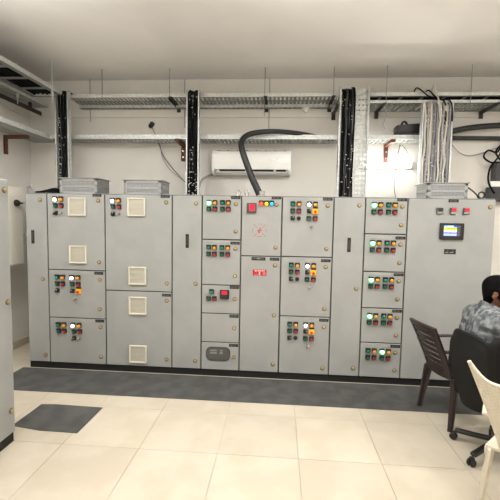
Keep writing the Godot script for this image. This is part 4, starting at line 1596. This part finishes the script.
# ---------------------------------------------------------------- the seated person, world coordinates, facing right
func person():
	var t := thing("person", "seated person in a grey mottled shirt with short black hair, seen from behind", "person", Vector3(1.66, 0.0, 1.12))
	var O := t.position
	var pel := Vector3(1.7, 0.57, 1.12)
	var waist := Vector3(1.63, 0.74, 1.12)
	var chest := Vector3(1.55, 0.925, 1.12)
	var neck := Vector3(1.575, 1.085, 1.12)
	var hd := Vector3(1.648, 1.225, 1.125)
	var torso := []
	for s in [-1, 1]:
		torso.append([pel + Vector3(0, -0.02, s * 0.08), waist + Vector3(0, 0, s * 0.07), 0.115, 0.1])
		torso.append([waist + Vector3(0, 0, s * 0.07), chest + Vector3(0.0, 0, s * 0.075), 0.1, 0.105])
		torso.append([chest + Vector3(0.0, 0.0, s * 0.075), chest + Vector3(0.005, 0.09, s * 0.07), 0.105, 0.085])
	torso.append([chest + Vector3(0.0, 0.08, 0), neck, 0.085, 0.06])
	var arms := []
	var fore := []
	for s in [-1, 1]:
		var sh := Vector3(1.57, 1.015, 1.12 + s * 0.175)
		var el := Vector3(1.7, 0.79, 1.12 + s * 0.275)
		var wr := Vector3(1.925, 0.765, 1.12 + s * 0.235)
		arms.append([chest + Vector3(0, 0.09, s * 0.06), sh, 0.075, 0.068])
		arms.append([sh, el, 0.062, 0.047])
		arms.append([el, wr, 0.047, 0.034])
		fore.append([wr, wr + (wr - el).normalized() * 0.04, 0.03, 0.027])
	var legs := []
	var feet := []
	for s in [-1, 1]:
		var hip := pel + Vector3(0.0, -0.01, s * 0.095)
		var kn := Vector3(2.12, 0.56, 1.12 + s * 0.15)
		var an := Vector3(2.14, 0.11, 1.12 + s * 0.15)
		legs.append([hip, kn, 0.092, 0.064])
		legs.append([kn, Vector3(2.12, 0.38, 1.12 + s * 0.15), 0.062, 0.06])
		legs.append([Vector3(2.12, 0.38, 1.12 + s * 0.15), an, 0.058, 0.042])
		feet.append([an + Vector3(-0.03, -0.06, 0), an + Vector3(0.17, -0.075, s * 0.02), 0.042, 0.032])
	var off := Transform3D(Basis(), -O)
	# head in its own axes: facing +x, then turned a little towards the room
	var turn := Transform3D(Basis(Vector3.UP, -0.55) * Basis(Vector3.BACK, -0.06), hd - O)
	var head := [
		[Vector3(-0.006, 0.038, 0), Vector3(0.098, 0.082, 0.077), "ball"],
		[Vector3(0.028, -0.03, 0), Vector3(0.07, 0.088, 0.062), "ball"],
		[Vector3(0.06, -0.09, 0), Vector3(0.09, -0.098, 0), 0.026, 0.02],
		[Vector3(0.085, 0.026, -0.035), Vector3(0.085, 0.026, 0.035), 0.014, 0.014],
		[Vector3(0.094, 0.012, 0), Vector3(0.114, -0.026, 0), 0.009, 0.013],
		[Vector3(0.1, -0.03, -0.013), Vector3(0.1, -0.03, 0.013), 0.009, 0.009],
		[Vector3(0.088, -0.058, -0.018), Vector3(0.088, -0.058, 0.018), 0.012, 0.012],
		[Vector3(-0.03, -0.04, 0), Vector3(-0.055, -0.15, 0), 0.056, 0.058]]
	var ears := []
	for s in [-1, 1]:
		ears.append([Vector3(-0.016, -0.002, s * 0.078), Vector3(-0.026, -0.02, s * 0.088), 0.012, 0.009])
		ears.append([Vector3(-0.028, 0.012, s * 0.083), Vector3(-0.034, -0.016, s * 0.087), 0.008, 0.008])
		ears.append([Vector3(-0.01, 0.015, s * 0.08), Vector3(-0.028, 0.012, s * 0.084), 0.008, 0.008])
		ears.append([Vector3(-0.034, -0.016, s * 0.087), Vector3(-0.012, -0.048, s * 0.075), 0.008, 0.009])
	var skin := [body(torso + arms + legs, 0.016, 0.05) + [off], body(fore, 0.008, 0.02) + [off], body(feet, 0.012, 0.03) + [off], body(head, 0.005, 0.022) + [turn], body(ears, 0.0035, 0.008) + [turn]]
	for s in [-1, 1]:
		skin.append(hand(s) + [Transform3D(Basis(Vector3.BACK, -0.45) * Basis(Vector3.UP, s * 0.15), Vector3(1.96, 0.758, 1.12 + s * 0.23) - O)])
	put("body", body_mesh(skin, MT.skin), t)
	# hair: a close cap, lower at the nape
	var cap := body([[Vector3(-0.018, 0.052, 0), Vector3(0.104, 0.086, 0.082), "ball"], [Vector3(-0.07, 0.01, -0.03), Vector3(-0.07, 0.01, 0.03), 0.04, 0.04], [Vector3(-0.062, -0.03, -0.025), Vector3(-0.062, -0.03, 0.025), 0.038, 0.038],
		[Vector3(0.045, 0.1, -0.03), Vector3(0.045, 0.1, 0.03), 0.034, 0.034], [Vector3(-0.02, 0.035, -0.062), Vector3(0.012, 0.03, -0.062), 0.024, 0.018], [Vector3(-0.02, 0.035, 0.062), Vector3(0.012, 0.03, 0.062), 0.024, 0.018], [Vector3(0.008, 0.02, -0.066), Vector3(0.006, -0.03, -0.062), 0.012, 0.009], [Vector3(0.008, 0.02, 0.066), Vector3(0.006, -0.03, 0.062), 0.012, 0.009], [Vector3(-0.06, -0.01, -0.045), Vector3(-0.06, -0.01, 0.045), 0.032, 0.032], [Vector3(-0.062, -0.07, -0.025), Vector3(-0.062, -0.07, 0.025), 0.034, 0.034]], 0.006, 0.03)
	put("hair", body_mesh([cap + [turn]], MT.hair), t)
	var beard := body([[Vector3(0.012, -0.03, -0.062), Vector3(0.05, -0.085, -0.045), 0.011, 0.014], [Vector3(0.012, -0.03, 0.062), Vector3(0.05, -0.085, 0.045), 0.011, 0.014], [Vector3(0.05, -0.085, -0.045), Vector3(0.096, -0.098, 0), 0.014, 0.017],
		[Vector3(0.05, -0.085, 0.045), Vector3(0.096, -0.098, 0), 0.014, 0.017], [Vector3(0.104, -0.044, -0.02), Vector3(0.104, -0.044, 0.02), 0.006, 0.006]], 0.005, 0.012)
	put("beard", body_mesh([beard + [turn]], MT.hair), t)
	var st := S()
	var iris := S()
	for s in [-1, 1]:
		lathe(st, [Vector2(0, -0.011), Vector2(0.008, -0.008), Vector2(0.0115, 0), Vector2(0.008, 0.008), Vector2(0, 0.011)], turn * Vector3(0.081, 0.008, s * 0.03), 12)
		lathe(iris, [Vector2(0, 0.0), Vector2(0.005, 0.0), Vector2(0.004, 0.0025), Vector2(0, 0.003)], turn * Vector3(0.0915, 0.008, s * 0.03), 10, turn.basis * Basis(Vector3.UP, PI / 2))
	put("eyes", join([[st, mat(rgb(226, 220, 212), 0.2)], [iris, MT.black]]), t)
	# shirt: over the torso and arms, with a collar
	var cloth := []
	for q in torso + arms:
		cloth.append(q)
	put("shirt", body_mesh([body(cloth.filter(func(q): return q[1] != neck), 0.014, 0.055, 0.013) + [off]], MT.shirt), t)
	st = S()
	shell(st, func(u, v):
		var a: float = TAU * v
		var rr: float = lerpf(0.074, 0.088, u)
		return neck - O + Vector3(cos(a) * rr * 0.95 - 0.006 + 0.03 * (1 - u), lerpf(0.055, -0.02, u) - 0.03 * cos(a), sin(a) * rr), 4, 28, 0.008)
	obj("collar", st, MT.shirt, t)
	put("trousers", body_mesh([body(legs + [[pel + Vector3(-0.02, 0, -0.08), pel + Vector3(-0.02, 0, 0.08), 0.125, 0.125]], 0.014, 0.04, 0.012) + [off]], MT.trousers), t)
	t.position.z += 0.03
	put("shoes", body_mesh([body(feet, 0.01, 0.03, 0.008) + [off]], MT.black), t)

# a relaxed right hand (s = 1) lying palm down, fingers towards +x
func hand(s: int) -> Array:
	var q := [[Vector3(0, 0, -0.022), Vector3(0.075, 0.004, -0.03), 0.017, 0.013], [Vector3(0, 0, 0.0), Vector3(0.08, 0.006, -0.008), 0.018, 0.013], [Vector3(0, 0, 0.016), Vector3(0.078, 0.005, 0.014), 0.017, 0.013], [Vector3(0.0, 0, 0.022), Vector3(0.07, 0.0, 0.034), 0.015, 0.012]]
	var roots := [[0.075, 0.004, -0.031, 0.85], [0.081, 0.006, -0.009, 1.0], [0.078, 0.005, 0.014, 0.94], [0.07, 0.0, 0.035, 0.75]]
	for r in roots:
		var a := Vector3(r[0], r[1], r[2])
		var fan: float = (r[2] - 0.002) * 0.9
		var l: float = r[3]
		var b := a + Vector3(0.042, -0.006, fan * 0.5) * l
		var c := b + Vector3(0.024, -0.014, fan * 0.3) * l
		var d := c + Vector3(0.013, -0.018, fan * 0.1) * l
		q.append([a, b, 0.0095, 0.0088])
		q.append([b, c, 0.0088, 0.008])
		q.append([c, d, 0.008, 0.0068])
	q.append([Vector3(0.012, -0.004, -0.026), Vector3(0.044, -0.012, -0.056), 0.014, 0.011])
	q.append([Vector3(0.044, -0.012, -0.056), Vector3(0.074, -0.018, -0.066), 0.0105, 0.0085])
	if s < 0:
		for b in q:
			b[0].z = -b[0].z
			b[1].z = -b[1].z
	return body(q, 0.005, 0.008)

# ----------------------------------------------------------------
func _ready():
	rng.seed = 20
	var cam := Camera3D.new()
	cam.name = "camera"
	cam.fov = 65.98
	cam.near = 0.05
	cam.far = 60.0
	add_child(cam)
	cam.position = Vector3(0, 1.7363, 4.1182)
	cam.basis = Basis(Vector3.UP, 0.07451) * Basis(Vector3.RIGHT, -0.07693) * Basis(Vector3.BACK, 0.01805)
	cam.current = true
	var e := Environment.new()
	e.background_mode = Environment.BG_COLOR
	e.background_color = Color(0.02, 0.02, 0.02)
	e.tonemap_mode = Environment.TONE_MAPPER_LINEAR
	e.tonemap_exposure = 1.0
	e.sdfgi_enabled = true
	e.ssao_enabled = true
	e.ssil_enabled = true
	var we := WorldEnvironment.new()
	we.name = "world"
	we.environment = e
	add_child(we)
	materials()
	ceiling_lamps()
	room()
	lineup()
	left_things()
	trays()
	wall_things()
	var aim := 0.22
	plastic_chair("plastic_chair", "dark brown slat-backed plastic chair in front of the touch-screen cabinet", MT.chair_brown, Vector3(1.665, 0, 0.62), aim, true)
	office_chair("black padded office chair with the seated person, right of the brown chair", Vector3(1.675, 0, 1.2), aim, 0.945)
	plastic_chair("plastic_chair", "cream woven-pattern plastic chair at lower right, nearest the camera", MT.chair_cream, Vector3(1.545, 0, 1.842), 0.78, false, 0.9)
	person()
